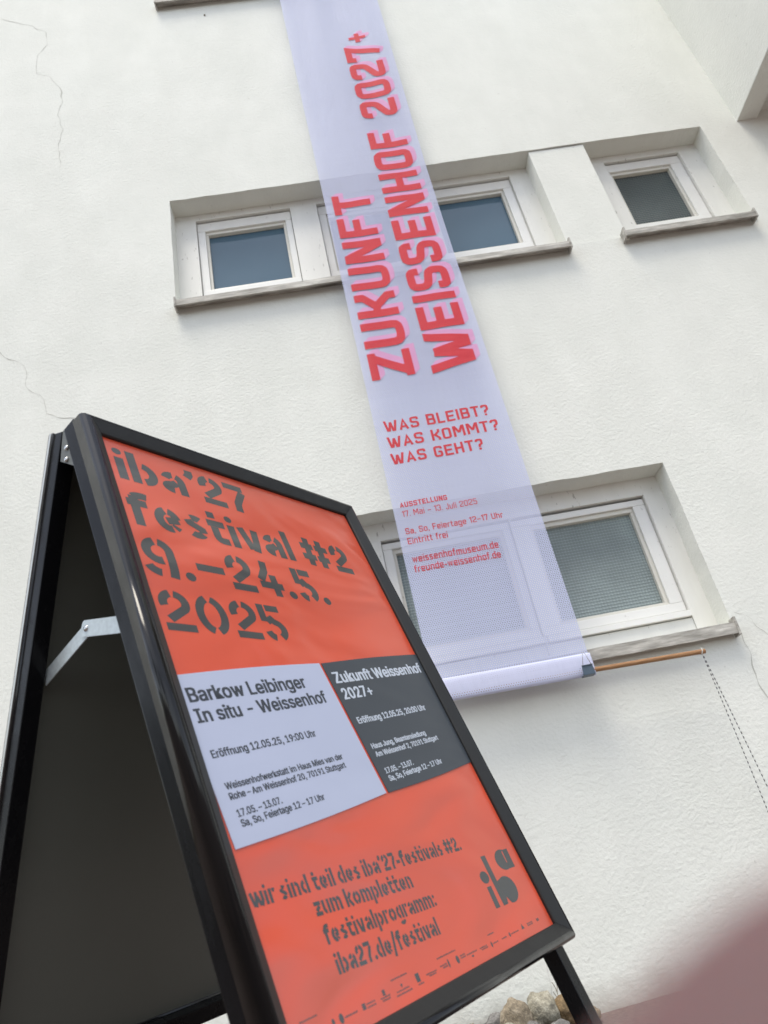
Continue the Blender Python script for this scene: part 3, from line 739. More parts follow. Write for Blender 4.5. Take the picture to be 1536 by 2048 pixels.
# projecting bay / balcony at the upper right
bal = empty('balcony'); bal['label'] = 'projecting white balcony block at the upper right'; inb(bal)
def prism(name, x0, x1, y0, y1, z0, z1, par, **k): return box(name, x0, x1, y0, y1, z0, z1, M['stucco'], par, 0.006, 2, **k)
prism('side_wall', 2.922, 3.056, 1.75, 3.03, 3.917, 5.75, bal)
prism('front_wall', 3.058, 6.4, 1.75, 1.88, 3.917, 5.0, bal)
prism('floor_slab', 3.058, 6.4, 1.882, 3.03, 3.99, 4.18, bal)
# small rust stained nail head below the top window
bm = bmesh.new(); bmesh.ops.create_uvsphere(bm, u_segments=10, v_segments=6, radius=0.008)
bmesh.ops.translate(bm, verts=bm.verts, vec=(-0.30, YW - 0.001, 5.86))
inb(mesh_bm('nail_head', bm, M['twig']))

# ================================================================== THE BANNER
def yb(x, z):
    y = 2.925 - 0.040 * max(0.0, min(1.0, (3.05 - z) / 2.3))
    k = max(0.0, min(1.0, (z - 3.2) / 2.0))
    y -= 0.012 * k * (1 + math.sin(x * 21 + 0.7 * z)) * 0.5
    y -= 0.004 * math.sin(z * 2.3 + x * 3)
    y -= 0.0016 * math.sin(x * 30 + 2.0 * math.sin(z * 1.7))
    return y
def bxl(z): return 0.250 + 0.018 * (1 - min(1, max(0, (z - 0.7) / 5.0)))
def bxr(z):
    pts = [(0.66, 0.905), (1.5, 0.899), (2.1, 0.897), (3.0, 0.898), (3.8, 0.897), (4.7, 0.912), (5.6, 0.931), (7.6, 0.95)]
    for (a, b), (c, d) in zip(pts, pts[1:]):
        if z <= c: return b + (d - b) * max(0, (z - a)) / (c - a)
    return pts[-1][1]
def P_b(x, z, lift): return (x - BX, yb(x, z) - lift - 2.885, z - BZ)
BX, BZ = 0.58, 0.66
ban = empty('banner', (BX, 2.885, BZ), label='long white mesh fabric exhibition banner with red lettering hanging down the facade', category='banner')
bm = bmesh.new(); rows = []
NZ, NXB = 190, 22; ZT, ZB = 7.4, 0.745
for j in range(NZ + 1):
    z = ZB + (ZT - ZB) * j / NZ; l, r_ = bxl(z), bxr(z)
    rows.append([bm.verts.new(P_b(l + (r_ - l) * i / NXB, z, 0)) for i in range(NXB + 1)])
for a, b in zip(rows, rows[1:]):
    for i in range(NXB): bm.faces.new((a[i], a[i + 1], b[i + 1], b[i]))
mesh_bm('banner_cloth', bm, M['fabric'], ban, smooth=True)
# folded hem around the rod
bm = bmesh.new(); rg = []
prof = []
for k in range(20):
    a = 2 * math.pi * k / 20
    prof.append((0.0125 * math.copysign(abs(math.cos(a)) ** 0.55, math.cos(a)), math.copysign(abs(math.sin(a)) ** 0.8, math.sin(a)) * 0.046))
for i in range(25):
    x = bxl(0.7) - 0.002 + (bxr(0.7) + 0.004 - bxl(0.7)) * i / 24
    zc = 0.716 - (x - 0.26) * 0.012
    rg.append([bm.verts.new((x - BX, -0.002 + p[0] * (1 + 0.06 * math.sin(x * 40)), zc + p[1] - BZ)) for p in prof])
for a, b in zip(rg, rg[1:]):
    for k in range(20): bm.faces.new((a[k], a[(k + 1) % 20], b[(k + 1) % 20], b[k]))
mesh_bm('hem', bm, M['hem'], ban, smooth=True, label='folded lower hem wrapped round the rod')
bm = bmesh.new(); tube_bm(bm, [(0.20 - BX, 0.0, 0.692 - BZ), (0.9 - BX, -0.004, 0.684 - BZ), (1.357 - BX, -0.005, 0.674 - BZ)], 0.0095, 14)
mesh_bm('rod', bm, M['wood'], ban, smooth=False, label='round wooden rod sticking out to the right')

def ban_text(txt, layers, t, mat, gap=0.13, cut=0.03, name='lettering', split=False):
    polys, w = stroke_text(txt, square_glyph, t, gap)
    return text_mesh(name, polys, w, layers, mat, ban, P_b, cut, split)
for txt, x_b, z_a, z_b, capw, tt in (('ZUKUNFT', 0.518, 2.280, 3.655, 0.217, 0.19), ('WEISSENHOF 2027', 0.832, 2.275, 5.088, 0.230, 0.19), ('+', 0.832, 5.140, 5.240, 0.245, 0.13)):
    ban_text(txt, [((x_b + 0.0042 * k, z_a + 0.0042 * k), (x_b + 0.0042 * k, z_b + 0.0042 * k), (-capw, 0), 0.0024 - 0.0003 * k) for k in range(1, 8)], tt, M['pink'], name='letter_shadow', split=True)
    ban_text(txt, [((x_b, z_a), (x_b, z_b), (-capw, 0), 0.0032)], tt, M['red'], name='letter', split=True)
for txt, xa, xb, z, cap, t in (('WAS BLEIBT?', .309, .815, 1.969, .062, .17), ('WAS KOMMT?', .309, .838, 1.876, .062, .17), ('WAS GEHT?', .308, .742, 1.784, .060, .17),
                               ('AUSSTELLUNG', .299, .514, 1.554, .026, .19), ('17. Mai – 13. Juli 2025', .301, .640, 1.506, .030, .12),
                               ('Sa, So, Feiertage 12–17 Uhr', .298, .735, 1.418, .030, .135), ('Eintritt frei', .298, .475, 1.368, .031, .135),
                               ('weissenhofmuseum.de', .300, .678, 1.278, .034, .14), ('freunde-weissenhof.de', .300, .676, 1.231, .034, .14)):
    ban_text(txt, [((xa, z), (xb, z), (0, cap), 0.0012)], t, M['red_small'], 0.14, name='letter' if cap > .05 else 'lettering', split=cap > .05)

# binder clip on the hem
clip = empty('binder_clip', (0.872, 2.865, 0.664), label='blue-grey binder clip with wire handles at the hem beside the rod', category='clip')
bm = bmesh.new()
for sgn in (-1, 1):
    v = [(-0.024, sgn * 0.0195, 0.0), (0.024, sgn * 0.0195, 0.0), (0.021, sgn * 0.0185, 0.034), (-0.021, sgn * 0.0185, 0.034)]
    v2 = [(a, b - sgn * 0.0015, c) for a, b, c in v]
    A = [bm.verts.new(p) for p in v]; B_ = [bm.verts.new(p) for p in v2]
    bm.faces.new(A); bm.faces.new(B_[::-1])
    for k in range(4): bm.faces.new((A[k], A[(k + 1) % 4], B_[(k + 1) % 4], B_[k]))
box_bm(bm, -0.024, 0.024, -0.0195, 0.0195, -0.003, 0.0, 0.0006, 1)
tube_bm(bm, [(-0.021, -0.0195, 0.0345), (0.021, -0.0195, 0.0345)], 0.0024, 8)
tube_bm(bm, [(-0.021, 0.0195, 0.0345), (0.021, 0.0195, 0.0345)], 0.0024, 8)
mesh_bm('clip_body', bm, M['clip'], clip)
bm = bmesh.new(); tube_bm(bm, [(-0.017, -0.021, 0.033), (-0.006, -0.023, 0.076), (-0.003, -0.023, 0.084), (0.003, -0.023, 0.084), (0.006, -0.023, 0.076), (0.017, -0.021, 0.033)], 0.0013, 6)
mesh_bm('handle', bm, M['chrome'], clip, smooth=True)

# cord from the end of the rod
cord = empty('cord', (1.40, 2.955, gz(1.4, 2.95)), label='thin black and white twisted cord hanging from the right end of the wooden rod', category='cord')
cz = gz(1.4, 2.95)
for xt in (1.372, 1.440):
    bw, bd = bmesh.new(), bmesh.new(); N = 120
    top = Vector((1.342, 2.880, 0.682)); bot = Vector((xt + 0.02, 2.975, cz + 0.012))
    for k in range(N):
        a = top.lerp(bot, k / N); b = top.lerp(bot, (k + 1) / N)
        for p, u in ((a, k / N), (b, (k + 1) / N)):
            p.x += 0.006 * math.sin(u * 3.1); p -= Vector((1.40, 2.955, cz))
        tube_bm(bd if k % 2 else bw, [a, b], 0.0019, 6, False)
    mesh_bm('strand', bw, M['cordw'], cord); mesh_bm('strand', bd, M['cordb'], cord)
bm = bmesh.new()
tube_bm(bm, [(-0.058 + 0.011 * math.cos(a) * 0.35, -0.075 + 0.0125 * math.sin(a), cord.location.z * -1 + 0.675 + 0.0125 * math.cos(a)) for a in [k * math.pi / 6 for k in range(13)]], 0.0018, 6)
mesh_bm('knot', bm, M['cordw'], cord)

# ================================================================== THE A-BOARD
OB = Vector((-0.3111, 0.8877, 0.6756))
EX = Vector((0.5921833, 0.8017480, 0.0807412)); EY = Vector((0.2446539, -0.0834211, -0.9660152))
EX.normalize(); EY = (EY - EX * EY.dot(EX)).normalized(); EN = EY.cross(EX).normalized()
TH = math.radians(32.8)
RD = EY * math.cos(TH) - EN * math.sin(TH)       # down along the rear frame
RN = EY * math.sin(TH) + EN * math.cos(TH)       # rear frame: towards the front
HW, HH = 0.565, 0.807
# root at ground level below the middle of the board, turned like the board
base = OB + EX * (HW / 2) + EY * 0.6 - EN * 0.30
base.z = gz(base.x, base.y)
MB = Matrix(((EX.x, -EY.x, EN.x), (EX.y, -EY.y, EN.y), (EX.z, -EY.z, EN.z))).to_4x4()
MB.translation = base
MBI = MB.inverted()
sign = empty('a_board', label='black A-frame pavement sign holding an orange festival poster with a white and a dark notice', category='sign')
sign.matrix_world = MB
def F3(a, b, c): return MBI @ (OB + EX * a + EY * b + EN * c)
def R3(a, s_, w): return MBI @ (OB + EX * a + RD * s_ + RN * w)
def remap(o, f):
    for v in o.data.vertices: v.co = f(*v.co)
    o.data.update()
    bm = bmesh.new(); bm.from_mesh(o.data); bmesh.ops.recalc_face_normals(bm, faces=bm.faces); bm.to_mesh(o.data); bm.free()
    return o
def fbox(name, a0, a1, b0, b1, c0, c1, mat, f=F3, bev=0.002, par=sign, **k):
    return remap(box(name, a0, a1, b0, b1, c0, c1, M[mat], par, bev, 2, **k), f)

def snap_frame(x0, x1, y0, y1, wd, f, flip=1, zoff=0.0, low=-0.0135):
    """four mitred rails of a snap frame round the opening-plus-width rectangle"""
    prof = [(0.0, low), (0.0, 0.003), (0.0012, 0.0075), (0.004, 0.0115), (0.008, 0.0138), (0.0115, 0.0137), (wd - 0.005, 0.0070), (wd - 0.0015, 0.0050), (wd, 0.0030), (wd, -0.0035), (wd - .004, low)]
    cor = lambda s_: [(x0 + s_, y0 + s_), (x1 - s_, y0 + s_), (x1 - s_, y1 - s_), (x0 + s_, y1 - s_)]
    for k in range(4):
        bm = bmesh.new(); A = []; B_ = []
        eps = 0.00018
        for s_, c in prof:
            p, q_ = cor(s_)[k], cor(s_)[(k + 1) % 4]
            d = Vector((q_[0] - p[0], q_[1] - p[1])).normalized() * eps
            A.append(bm.verts.new(f(p[0] + d.x, p[1] + d.y, zoff + flip * c))); B_.append(bm.verts.new(f(q_[0] - d.x, q_[1] - d.y, zoff + flip * c)))
        n = len(prof)
        for i in range(n):
            j = (i + 1) % n; bm.faces.new((A[i], A[j], B_[j], B_[i]))
        bm.faces.new(A); bm.faces.new(B_[::-1])
        o = mesh_bm('frame_rail', bm, [M['snap'], M['snap_matte']], sign)
        for p in o.data.polygons[:n]:
            if 5 <= p.index <= 9: p.material_index = 1
            else: p.use_smooth = True
FW = 0.0295
snap_frame(-0.0320, HW + 0.0275, -0.0290, HH + 0.028, FW, F3)
snap_frame(-0.0300, HW + 0.0275, -0.0100, 0.864, FW, R3, -1, -0.0847, -0.0060)
# square tubes: front legs and crossbars, rear legs and crossbars
def leg_end(f, a, w):
    lo, hi = 0.3, 1.8
    for _ in range(40):
        m_ = (lo + hi) / 2; p = MB @ f(a, m_, w)
        if p.z > gz(p.x, p.y) + 0.002: lo = m_
        else: hi = m_
    return lo
for a0, a1 in ((-0.0285, -0.0035), (HW - 0.006, HW + 0.020)):
    fbox('leg', a0, a1, -0.038, leg_end(F3, (a0 + a1) / 2, -0.018), -0.0395, -0.0142, 'tube')
    fbox('leg', a0, a1, -0.009, leg_end(R3, (a0 + a1) / 2, -0.065), -0.0785, -0.0565, 'tube', R3)
fbox('crossbar', -0.0030, HW - 0.0065, -0.034, -0.012, -0.039, -0.0147, 'tube')
fbox('crossbar', -0.0030, HW - 0.0065, HH + 0.004, HH + 0.027, -0.039, -0.0147, 'tube')
fbox('crossbar', -0.0030, HW - 0.0065, -0.004, 0.018, -0.0780, -0.0570, 'tube', R3)
fbox('crossbar', -0.0030, HW - 0.0065, 0.840, 0.864, -0.0780, -0.0570, 'tube', R3)
fbox('back_panel', -0.0275, HW + 0.024, -0.026, HH + 0.026, -0.0138, -0.0040, 'panel', bev=0.0005)
fbox('back_panel', -0.0275, HW + 0.024, -0.007, 0.860, -0.0838, -0.0795, 'panel', R3, bev=0.0005, label='dark grey inner panel of the rear half')
# bare aluminium ends and edge strips of the rear snap frame
fbox('edge_strip', -0.0322, -0.0303, -0.009, 0.863, -0.0845, -0.0800, 'alu', R3, bev=0.0004, label='bare aluminium strip along the rear frame edge')

# hinges at the top: plates with two screws each
for a in (-0.0275, HW + 0.0150):
    for b_, c_ in ((-0.0050, -0.0440), (0.0125, -0.0505)):
        bm = bmesh.new(); bmesh.ops.create_uvsphere(bm, u_segments=12, v_segments=8, radius=0.0042)
        for v in bm.verts: v.co = F3(a - 0.001 + v.co.x * 0.6, b_ + v.co.y, c_ + v.co.z)
        mesh_bm('screw', bm, M['chrome'], sign, smooth=True)
    # triangular gusset joining both halves
    bm = bmesh.new(); tri = [(-0.0376, -0.0360), (0.036, -0.0380), (0.0041, -0.0640), (-0.0389, -0.0430)]
    A = [bm.verts.new(F3(a, *p)) for p in tri]; B_ = [bm.verts.new(F3(a + 0.0025, *p)) for p in tri]
    bm.faces.new(A); bm.faces.new(B_[::-1])
    for k in range(4): bm.faces.new((A[k], A[(k + 1) % 4], B_[(k + 1) % 4], B_[k]))
    mesh_bm('hinge_gusset', bm, M['panel'], sign)

# folding stays of galvanised strip
def strip(name, p, q_, w, a, th, ext0=0.0, ext1=0.0):
    """flat bar in the plane a=const from p to q (b, c)"""
    p, q_ = Vector(p), Vector(q_); d = (q_ - p).normalized(); nrm = Vector((-d.y, d.x)); bm = bmesh.new()
    s0 = p - d * ext0; s1 = q_ + d * ext1; ol = []
    for k in range(9):
        an = math.pi / 2 + math.pi * k / 8
        ol.append(s0 + nrm * (w / 2) * math.sin(an) + d * (w / 2 * 0.45) * math.cos(an))
    ol += [s1 - nrm * w / 2, s1 + nrm * w / 2]
    A = [bm.verts.new(F3(a, v.x, v.y)) for v in ol]; B_ = [bm.verts.new(F3(a + th, v.x, v.y)) for v in ol]
    bm.faces.new(A); bm.faces.new(B_[::-1]); n = len(ol)
    for k in range(n): bm.faces.new((A[k], A[(k + 1) % n], B_[(k + 1) % n], B_[k]))
    return mesh_bm(name, bm, M['zinc'], sign, label='galvanised folding stay')
for a, s_ in ((-0.0030, 1), (HW - 0.009, -1)):
    J = (0.2475, -0.129)
    fr = strip('stay', J, (0.305, -0.030), 0.0225, a + 0.0 * s_, 0.0016, 0.006, 0.0)
    rr = strip('stay', J, (0.2560, -0.2350), 0.0200, a + 0.0024, 0.0016, 0.006, 0.006)
    bm = bmesh.new(); bmesh.ops.create_uvsphere(bm, u_segments=14, v_segments=8, radius=0.0045)
    for v in bm.verts: v.co = F3(a - 0.0002 + v.co.x * 0.55, J[0] + v.co.y, J[1] + v.co.z)
    mesh_bm('rivet', bm, M['chrome'], fr, smooth=True)

# poster
poster = fbox('poster', -0.010, HW + 0.008, -0.008, HH + 0.008, -0.0022, -0.0006, 'orange', bev=0, label='orange festival poster behind a clear cover')
def P_f(a, b, lift): return F3(a, b, lift)
def st(txt, L, R, cap, t=0.19, gap=0.10, glyph=stencil_glyph):
    polys, w = stroke_text(txt, glyph, t, gap)
    d = Vector((R[0] - L[0], R[1] - L[1])).normalized(); up = Vector((d.y, -d.x)) * cap
    return text_mesh('letter', polys, w, [(L, R, up, -0.00052)], M['ink'], poster, P_f, split=True)
st("iba'27", (0.0105, 0.0790), (0.2660, 0.0790), 0.062, 0.205, 0.085)
st('festival #2', (0.0085, 0.1640), (0.4935, 0.1640), 0.064, 0.205, 0.085)
st('9.–24.5.', (0.0085, 0.2500), (0.3780, 0.2500), 0.067, 0.195)
st('2025', (0.0085, 0.3355), (0.2340, 0.3355), 0.064, 0.18, 0.10)
st("wir sind teil des iba'27-festivals #2.", (0.0040, 0.6690), (0.4180, 0.6715), 0.0200, 0.205, 0.10)
st('zum kompletten', (0.0880, 0.6945), (0.2725, 0.6975), 0.0200, 0.205, 0.10)
st('festivalprogramm:', (0.0880, 0.7235), (0.3040, 0.7265), 0.0200, 0.205, 0.10)
st('iba27.de/festival', (0.0900, 0.7530), (0.2860, 0.7570), 0.0205, 0.205, 0.10)

# solid round logo lower right
bm = bmesh.new()
def poly(pts, lev):
    bm.faces.new([bm.verts.new(F3(p[0], p[1], -0.00052 + lev * 0.00003)) for p in pts])
def ell(cx, cy, rx, ry, a0=0, a1=360, n=28): return [(cx + rx * math.cos(math.radians(a0 + (a1 - a0) * k / n)), cy - ry * math.sin(math.radians(a0 + (a1 - a0) * k / n))) for k in range(n + (0 if a1 - a0 == 360 else 1))]
poly(ell(0.4404, 0.7148, 0.0115, 0.0085), 0)
poly([(0.4340, 0.7275), (0.4462, 0.7275), (0.4450, 0.7566), (0.4325, 0.7566)], 1)
poly([(0.4545, 0.6872), (0.4680, 0.6872), (0.4680, 0.7570), (0.4555, 0.7570)], 2)
poly([(0.4680, 0.7250)] + ell(0.4880, 0.7400, 0.0240, 0.0185, 110, -110, 26) + [(0.4725, 0.7480), (0.4690, 0.7568), (0.4680, 0.7568)], 3)
poly(ell(0.5130, 0.7005, 0.0225, 0.0150, 60, 330, 24) + [(0.5190, 0.7060), (0.5190, 0.6900)], 4)
poly([(0.5225, 0.6872), (0.5385, 0.6872), (0.5375, 0.7150), (0.5205, 0.7150)], 0)
mesh_bm('logo', bm, M['ink'], poster, label='round-shaped grey letters i b a')

# row of tiny sponsor marks: fine rules and little emblems
bm = bmesh.new()
def mark(a0, a1, b0, b1): poly([(a0, b0), (a1, b0), (a1, b1), (a0, b1)], 0)
def fuzz(a0, a1, b, h=0.0016, rnd_=None):
    rr = random.Random(int(a0 * 9999)); x = a0
    while x < a1:
        w = rr.uniform(0.0012, 0.0026); mark(x, min(a1, x + w), b - h * rr.uniform(.8, 1.15), b); x += w + 0.0006
for a0, a1, b in ((0.016, 0.0415, .777), (.0769, .0973, .7898), (.1129, .1278, .7882), (.1129, .1278, .7914), (.137, .1542, .7900), (.139, .153, .7926), (.1656, .1899, .7914), (.1632, .1932, .7948),
                  (.1628, .1941, .7788), (.2060, .2170, .7945), (.2259, .2487, .7895), (.231, .246, .7918), (.2569, .272, .7885), (.262, .273, .7910), (.2568, .2996, .7798), (.304, .316, .7880), (.304, .316, .7905),
                  (.3188, .3438, .7905), (.3517, .3711, .7907), (.355, .372, .7930), (.3860, .4003, .7925), (.4115, .4249, .7926), (.4390, .4619, .7925), (.4910, .5078, .7905), (.4910, .5078, .7928), (.3821, .3998, .7812)):
    fuzz(a0, a1, b)
for cx, cy, rx, ry in ((.0715, .7883, .0034, .0046), (.1082, .7882, .0035, .0010), (.1082, .7902, .0035, .0010), (.1082, .7862, .0035, .0010), (.1447, .7848, .0030, .0010), (.1447, .7868, .0030, .0009), (.1447, .7830, .0028, .0009), (.2965, .7893, .0035, .0046),
                       (.0591, .7879, .0022, .0030), (.3306, .7935, .0030, .0012), (.3823, .7920, .0020, .0036), (.4349, .7915, .0022, .0030), (.2760, .7885, .0017, .0050)):
    poly(ell(cx, cy, rx, ry, n=10), 1)
mark(.2055, .2130, .7825, .7915)
poly([(.4755, .7860), (.4800, .7930), (.4710, .7930)], 2); poly([(.1773, .7845), (.1800, .7865), (.1746, .7865)], 2); mark(.1765, .1781, .7866, .7885); mark(.5215, .5245, .7890, .7928); mark(.5255, .5285, .7890, .7928)
mesh_bm('small_print', bm, M['ink'], poster, kind='stuff', label='row of tiny grey sponsor marks')

# two printed notices stuck on the poster
def sheet(name, quad, mat, lab, lift):
    bm = bmesh.new(); n = 14; T_ = []
    q4 = [Vector(p) for p in quad]
    for lay in (0, 1):
        g = []
        for j in range(n + 1):
            row = []
            for i in range(n + 1):
                u, v = i / n, j / n
                p = q4[0].lerp(q4[1], u).lerp(q4[3].lerp(q4[2], u), v)
                p.y += 0.0022 * math.sin(u * math.pi) * (1 - 2 * v) * -1
                row.append(bm.verts.new(F3(p.x, p.y, lift if lay == 0 else -0.0002)))
            g.append(row)
        for j in range(n):
            for i in range(n): bm.faces.new((g[j][i], g[j][i + 1], g[j + 1][i + 1], g[j + 1][i]))
        T_.append(g)
    ed = lambda g: [g[0][i] for i in range(n)] + [g[j][n] for j in range(n)] + [g[n][i] for i in range(n, 0, -1)] + [g[j][0] for j in range(n, 0, -1)]
    a, b = ed(T_[0]), ed(T_[1])
    for k in range(len(a)): bm.faces.new((a[k], a[(k + 1) % len(a)], b[(k + 1) % len(a)], b[k]))
    return mesh_bm(name, bm, M[mat], sign, label=lab)
ws = sheet('notice_sheet', [(-0.008, 0.4020), (0.2740, 0.3690), (0.2990, 0.5750), (0.0050, 0.6100)], 'paper', 'white printed notice', 0.0005)
ds = sheet('notice_sheet', [(0.2790, 0.3690), (0.5640, 0.3335), (0.5640, 0.5445), (0.3045, 0.5750)], 'paper_dark', 'dark blue-grey printed notice', 0.0005)
def ft(txt, L, R, cap, mat, par, bold=0.027):
    polys, w = font_polys(txt, bold)
    L, R = Vector(L), Vector(R); d = (R - L).normalized(); up = Vector((d.y, -d.x)) * cap
    return text_mesh('lettering', polys, w, [(L, R, up, 0.00057)], M[mat], par, P_f)
ft('Barkow Leibinger', (0.0075, 0.4372), (0.2243, 0.4114), 0.0185, 'ink_black', ws)
ft('In situ - Weissenhof', (0.0098, 0.4640), (0.2562, 0.4343), 0.0175, 'ink_black', ws)
ft('Eröffnung 12.05.25, 19:00 Uhr', (0.0140, 0.5080), (0.2025, 0.4863), 0.0094, 'ink_black', ws)
ft('Weissenhofwerkstatt im Haus Mies van der', (0.0189, 0.5457), (0.2378, 0.5208), 0.0078, 'ink_black', ws, 0.028)
ft('Rohe – Am Weissenhof 20, 70191 Stuttgart', (0.0202, 0.5576), (0.2367, 0.5332), 0.0078, 'ink_black', ws, 0.028)
ft('17.05. – 13.07.', (0.0233, 0.5772), (0.0961, 0.5688), 0.0080, 'ink_black', ws, 0.028)
ft('Sa, So, Feiertage 12 – 17 Uhr', (0.0245, 0.5883), (0.1709, 0.5716), 0.0078, 'ink_black', ws, 0.028)
ft('Zukunft Weissenhof', (0.2958, 0.4022), (0.5544, 0.3712), 0.0180, 'ink_white', ds)
ft('2027+', (0.2995, 0.4294), (0.3759, 0.4203), 0.0175, 'ink_white', ds)
ft('Eröffnung 12.05.25, 20:00 Uhr', (0.3065, 0.4694), (0.5051, 0.4465), 0.0098, 'ink_white', ds)
ft('Haus Jung, Beamtensiedlung', (0.3124, 0.5096), (0.4680, 0.4917), 0.0078, 'ink_white', ds, 0.026)
ft('Am Weissenhof 2, 70191 Stuttgart', (0.3135, 0.5222), (0.4976, 0.5010), 0.0078, 'ink_white', ds, 0.026)
ft('17.05. – 13.07.', (0.3186, 0.5477), (0.3951, 0.5389), 0.0078, 'ink_white', ds, 0.026)
ft('Sa, So, Feiertage 12 – 17 Uhr', (0.3200, 0.5592), (0.4754, 0.5411), 0.0078, 'ink_white', ds, 0.026)
# little white and amber sliver at the right rail
bm = bmesh.new(); poly([(0.5635, 0.5085), (0.5580, 0.5130), (0.5560, 0.5290), (0.5635, 0.5350)], 20)
mesh_bm('rail_sliver', bm, M['sliver_w'], sign, label='small white and amber sliver at the right rail')
bm = bmesh.new(); poly([(0.5637, 0.5150), (0.5595, 0.5175), (0.5595, 0.5255), (0.5637, 0.5285)], 24)
mesh_bm('rail_sliver', bm, M['sliver_o'], sign, label='amber middle of the small sliver')

# ================================================================== SOIL STRIP AND STONES AT THE WALL
bm = bmesh.new(); g = []
for i in range(120):
    x = -4.5 + 5.03 * i / 119; row = []
    for j in range(12):
        y = 2.55 + 0.50 * j / 11
        e = min(1, j / 3) * min(1, (119 - i) / 4)
        row.append(bm.verts.new((x, y, gz(x, y) - 0.01 + e * (0.035 + 0.018 * noise.noise(Vector((x * 12, y * 12, 0))) + 0.006 * noise.noise(Vector((x * 50, y * 50, 0)))))))
    g.append(row)
for a, b in zip(g, g[1:]):
    for j in range(11): bm.faces.new((a[j], b[j], b[j + 1], a[j + 1]))
mesh_bm('soil', bm, M['soil'], smooth=True, kind='structure')
# ------------------------------------------------------------------
def stone(x, y, r, sq, mat, lab, seed, zc=None, rough=0.22):
    r *= 0.9
    bm = bmesh.new(); bmesh.ops.create_icosphere(bm, subdivisions=4, radius=1.0)
    for v in bm.verts:
        p = v.co.copy()
        d = 1 + rough * noise.noise(p * 1.2 + Vector((seed, 0, 0))) + rough * 0.35 * noise.noise(p * 3.4 + Vector((0, seed, 0))) + 0.05 * noise.noise(p * 9 + Vector((seed, 3, 0)))
        v.co = Vector((p.x * d * r, p.y * d * r * 0.8, p.z * d * r * sq))
    lo = min(v.co.z for v in bm.verts)
    for v in bm.verts: v.co.z -= lo
    o = mesh_bm('stone', bm, M[mat], smooth=True, label=lab, category='stone', group='field stones lying along the foot of the wall')
    g0 = gz(x, y) + 0.006
    o.location = (x, y, g0 if zc is None else zc)
    o.rotation_euler = (0, 0, seed * 1.3)
    return o
stone(0.155, 2.870, 0.046, 0.95, 'st1', 'round buff stone beside the sign leg gap, leftmost fully seen in the row', 1.1)
stone(0.085, 2.850, 0.040, 0.72, 'st3', 'small brown stone half hidden by the bottom rail of the sign', 2.2)
stone(0.236, 2.905, 0.060, 0.80, 'st2', 'rough dark grey stone between the round buff one and the tall pale one', 3.3, rough=0.35)
stone(0.298, 2.840, 0.050, 1.18, 'st1', 'upright buff stone with a pointed top left of the big pale lump', 4.4, rough=0.32)
stone(0.262, 2.790, 0.046, 0.75, 'st4', 'smooth pale stone in front of the pointed buff one', 5.5)
stone(0.388, 2.880, 0.066, 0.90, 'st4', 'biggest pale crusty stone in the middle of the row', 6.6, rough=0.38)
stone(0.472, 2.895, 0.070, 0.66, 'st3', 'wide flat brown stone behind the right leg of the sign', 7.7)
stone(0.338, 2.800, 0.036, 0.80, 'st2', 'small grey stone at the foot of the big pale one', 8.8)
stone(0.420, 2.775, 0.038, 0.60, 'st2', 'low grey stone in front of the flat brown one', 9.9)
stone(0.000, 2.880, 0.055, 0.80, 'st1', 'buff stone hidden behind the bottom rail, left end of the row', 10.3)
stone(0.545, 2.86, 0.030, 0.7, 'st1', 'little buff stone at the right end of the row beside the sign leg', 11.7)
stone(0.205, 2.80, 0.034, 0.8, 'st3', 'small brown stone in front of the dark grey rough one', 12.4)
tw = bmesh.new()
for pts in ([(0, 0, 0), (0.004, 0, 0.03), (0.001, 0, 0.050), (-0.006, 0, 0.066)], [(0.003, 0, 0.035), (0.008, 0, 0.052), (0.010, 0, 0.066)], [(0.0, 0, 0.02), (-0.010, -.004, 0.040)]):
    tube_bm(tw, pts, 0.0011, 5)
o = mesh_bm('dry_stalk', tw, M['twig'], label='thin dry forked stalk standing on the flat brown stone', category='plant')
o.location = (0.452, 2.90, gz(0.45, 2.9) + 0.066)

# ================================================================== ADDED TREES AND HEDGE, OUT OF VIEW (they darken reflections and wall)
def added_tree(x, y, hgt, rad, lab, seed):
    rr = random.Random(seed); g0 = gz(x, y)
    root = empty('added_tree', (x, y, g0), label=lab, category='added_tree', group='added trees out of view, darkening reflections and wall')
    bm = bmesh.new()
    tube_bm(bm, [(0, 0, -0.2), (0.05, 0, hgt * .25), (-0.05, 0.06, hgt * .5), (0, 0, hgt * .8)], 0.2, 10, True, [0.24, 0.19, 0.14, 0.05])
    for k in range(7):
        a = rr.uniform(0, 6.28); z = hgt * rr.uniform(.3, .6)
        tube_bm(bm, [(0, 0, z), (math.cos(a) * rad * .4, math.sin(a) * rad * .4, z + .7), (math.cos(a) * rad * .8, math.sin(a) * rad * .8, z + 1.5)], 0.05, 6, True, [0.09, 0.06, 0.02])
    mesh_bm('trunk', bm, M['bark'], root)
    V = []; Fc = []
    cl = []
    for k in range(60):
        d = Vector((rr.gauss(0, 1), rr.gauss(0, 1), rr.gauss(0, 1))).normalized() * rr.uniform(.35, 1) ** .5
        cl.append((Vector((d.x * rad, d.y * rad, hgt * .64 + d.z * hgt * .36)), rr.uniform(.45, .8)))
    for c, r_ in cl:
        for k in range(190):
            d = Vector((rr.gauss(0, 1), rr.gauss(0, 1), rr.gauss(0, .8))).normalized() * r_ * rr.uniform(.5, 1)
            p = c + d; u = Vector((rr.gauss(0, 1), rr.gauss(0, 1), rr.gauss(0, 1))).normalized(); w = u.orthogonal().normalized()
            s_ = rr.uniform(.05, .09); n = len(V)
            V += [p - u * s_, p + w * s_ * .5, p + u * s_, p - w * s_ * .5]; Fc.append((n, n + 1, n + 2, n + 3))
    mesh_pf('crown', V, Fc, M['leaf'], root, kind='stuff')
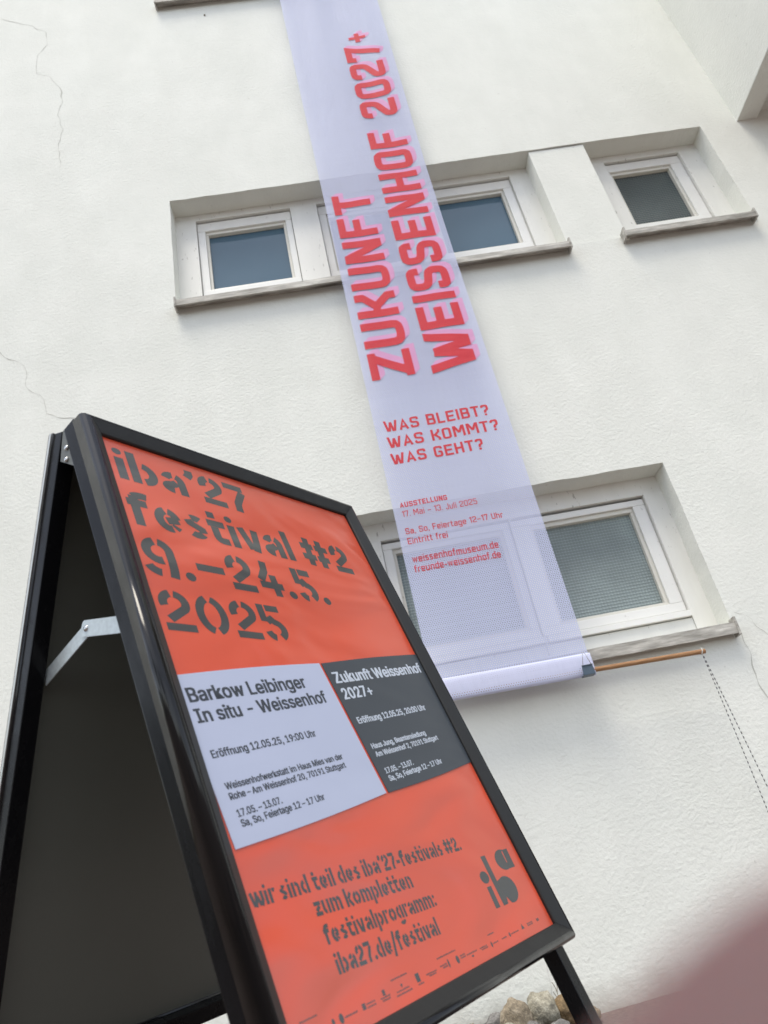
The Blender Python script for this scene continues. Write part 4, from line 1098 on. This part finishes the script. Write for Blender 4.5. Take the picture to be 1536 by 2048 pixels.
added_tree(-6.0, -7.5, 7.5, 2.6, 'broad leafy shape added out of view, farther left from the house', 1)
added_tree(2.5, -11.0, 8.5, 2.9, 'tall leafy shape added out of view, straight across from the banner', 3)

rr = random.Random(12); V = []; Fc = []  # added leaf bank, unseen: gives the sign's rails a dark low reflection
for k in range(16000):
    y = rr.uniform(-9.5, 2.4); x = rr.gauss(0, 0.28); z = rr.uniform(0, 2.5 + 0.25 * noise.noise(Vector((y * 1.3, 0, 0)))) 
    p = Vector((x, y + 3.5, z)); u = Vector((rr.gauss(0, 1), rr.gauss(0, 1), rr.gauss(0, 1))).normalized(); w = u.orthogonal().normalized()
    s_ = rr.uniform(.04, .07); n = len(V)
    V += [p - u * s_, p + w * s_ * .6, p + u * s_, p - w * s_ * .6]; Fc.append((n, n + 1, n + 2, n + 3))
o = mesh_pf('added_hedge', V, Fc, M['leaf'], label='long dark green leaf bank added out of view left of the house front, for dark reflections in the sign', category='added_hedge')
o.location = (-9.0, -3.5, gz(-9.0, 0) - 0.02)

# ================================================================== THE PHOTOGRAPHER'S FINGER
def camp(px, py, d):       # a point seen at pixel (px, py) of the 1536x2048 picture, d metres deep
    return Vector(((px - 768) / 1485 * d, -(py - 1024) / 1485 * d, -d))
CM = cam.matrix_world.to_3x3()
chains = {
    'hand': [],
}
V = []; E_ = []; Rr_ = []
def chain(start, pts, radii):
    prev = start
    for p, r_ in zip(pts, radii):
        V.append(p); Rr_.append(r_)
        if prev is not None: E_.append((prev, len(V) - 1))
        prev = len(V) - 1
    return prev
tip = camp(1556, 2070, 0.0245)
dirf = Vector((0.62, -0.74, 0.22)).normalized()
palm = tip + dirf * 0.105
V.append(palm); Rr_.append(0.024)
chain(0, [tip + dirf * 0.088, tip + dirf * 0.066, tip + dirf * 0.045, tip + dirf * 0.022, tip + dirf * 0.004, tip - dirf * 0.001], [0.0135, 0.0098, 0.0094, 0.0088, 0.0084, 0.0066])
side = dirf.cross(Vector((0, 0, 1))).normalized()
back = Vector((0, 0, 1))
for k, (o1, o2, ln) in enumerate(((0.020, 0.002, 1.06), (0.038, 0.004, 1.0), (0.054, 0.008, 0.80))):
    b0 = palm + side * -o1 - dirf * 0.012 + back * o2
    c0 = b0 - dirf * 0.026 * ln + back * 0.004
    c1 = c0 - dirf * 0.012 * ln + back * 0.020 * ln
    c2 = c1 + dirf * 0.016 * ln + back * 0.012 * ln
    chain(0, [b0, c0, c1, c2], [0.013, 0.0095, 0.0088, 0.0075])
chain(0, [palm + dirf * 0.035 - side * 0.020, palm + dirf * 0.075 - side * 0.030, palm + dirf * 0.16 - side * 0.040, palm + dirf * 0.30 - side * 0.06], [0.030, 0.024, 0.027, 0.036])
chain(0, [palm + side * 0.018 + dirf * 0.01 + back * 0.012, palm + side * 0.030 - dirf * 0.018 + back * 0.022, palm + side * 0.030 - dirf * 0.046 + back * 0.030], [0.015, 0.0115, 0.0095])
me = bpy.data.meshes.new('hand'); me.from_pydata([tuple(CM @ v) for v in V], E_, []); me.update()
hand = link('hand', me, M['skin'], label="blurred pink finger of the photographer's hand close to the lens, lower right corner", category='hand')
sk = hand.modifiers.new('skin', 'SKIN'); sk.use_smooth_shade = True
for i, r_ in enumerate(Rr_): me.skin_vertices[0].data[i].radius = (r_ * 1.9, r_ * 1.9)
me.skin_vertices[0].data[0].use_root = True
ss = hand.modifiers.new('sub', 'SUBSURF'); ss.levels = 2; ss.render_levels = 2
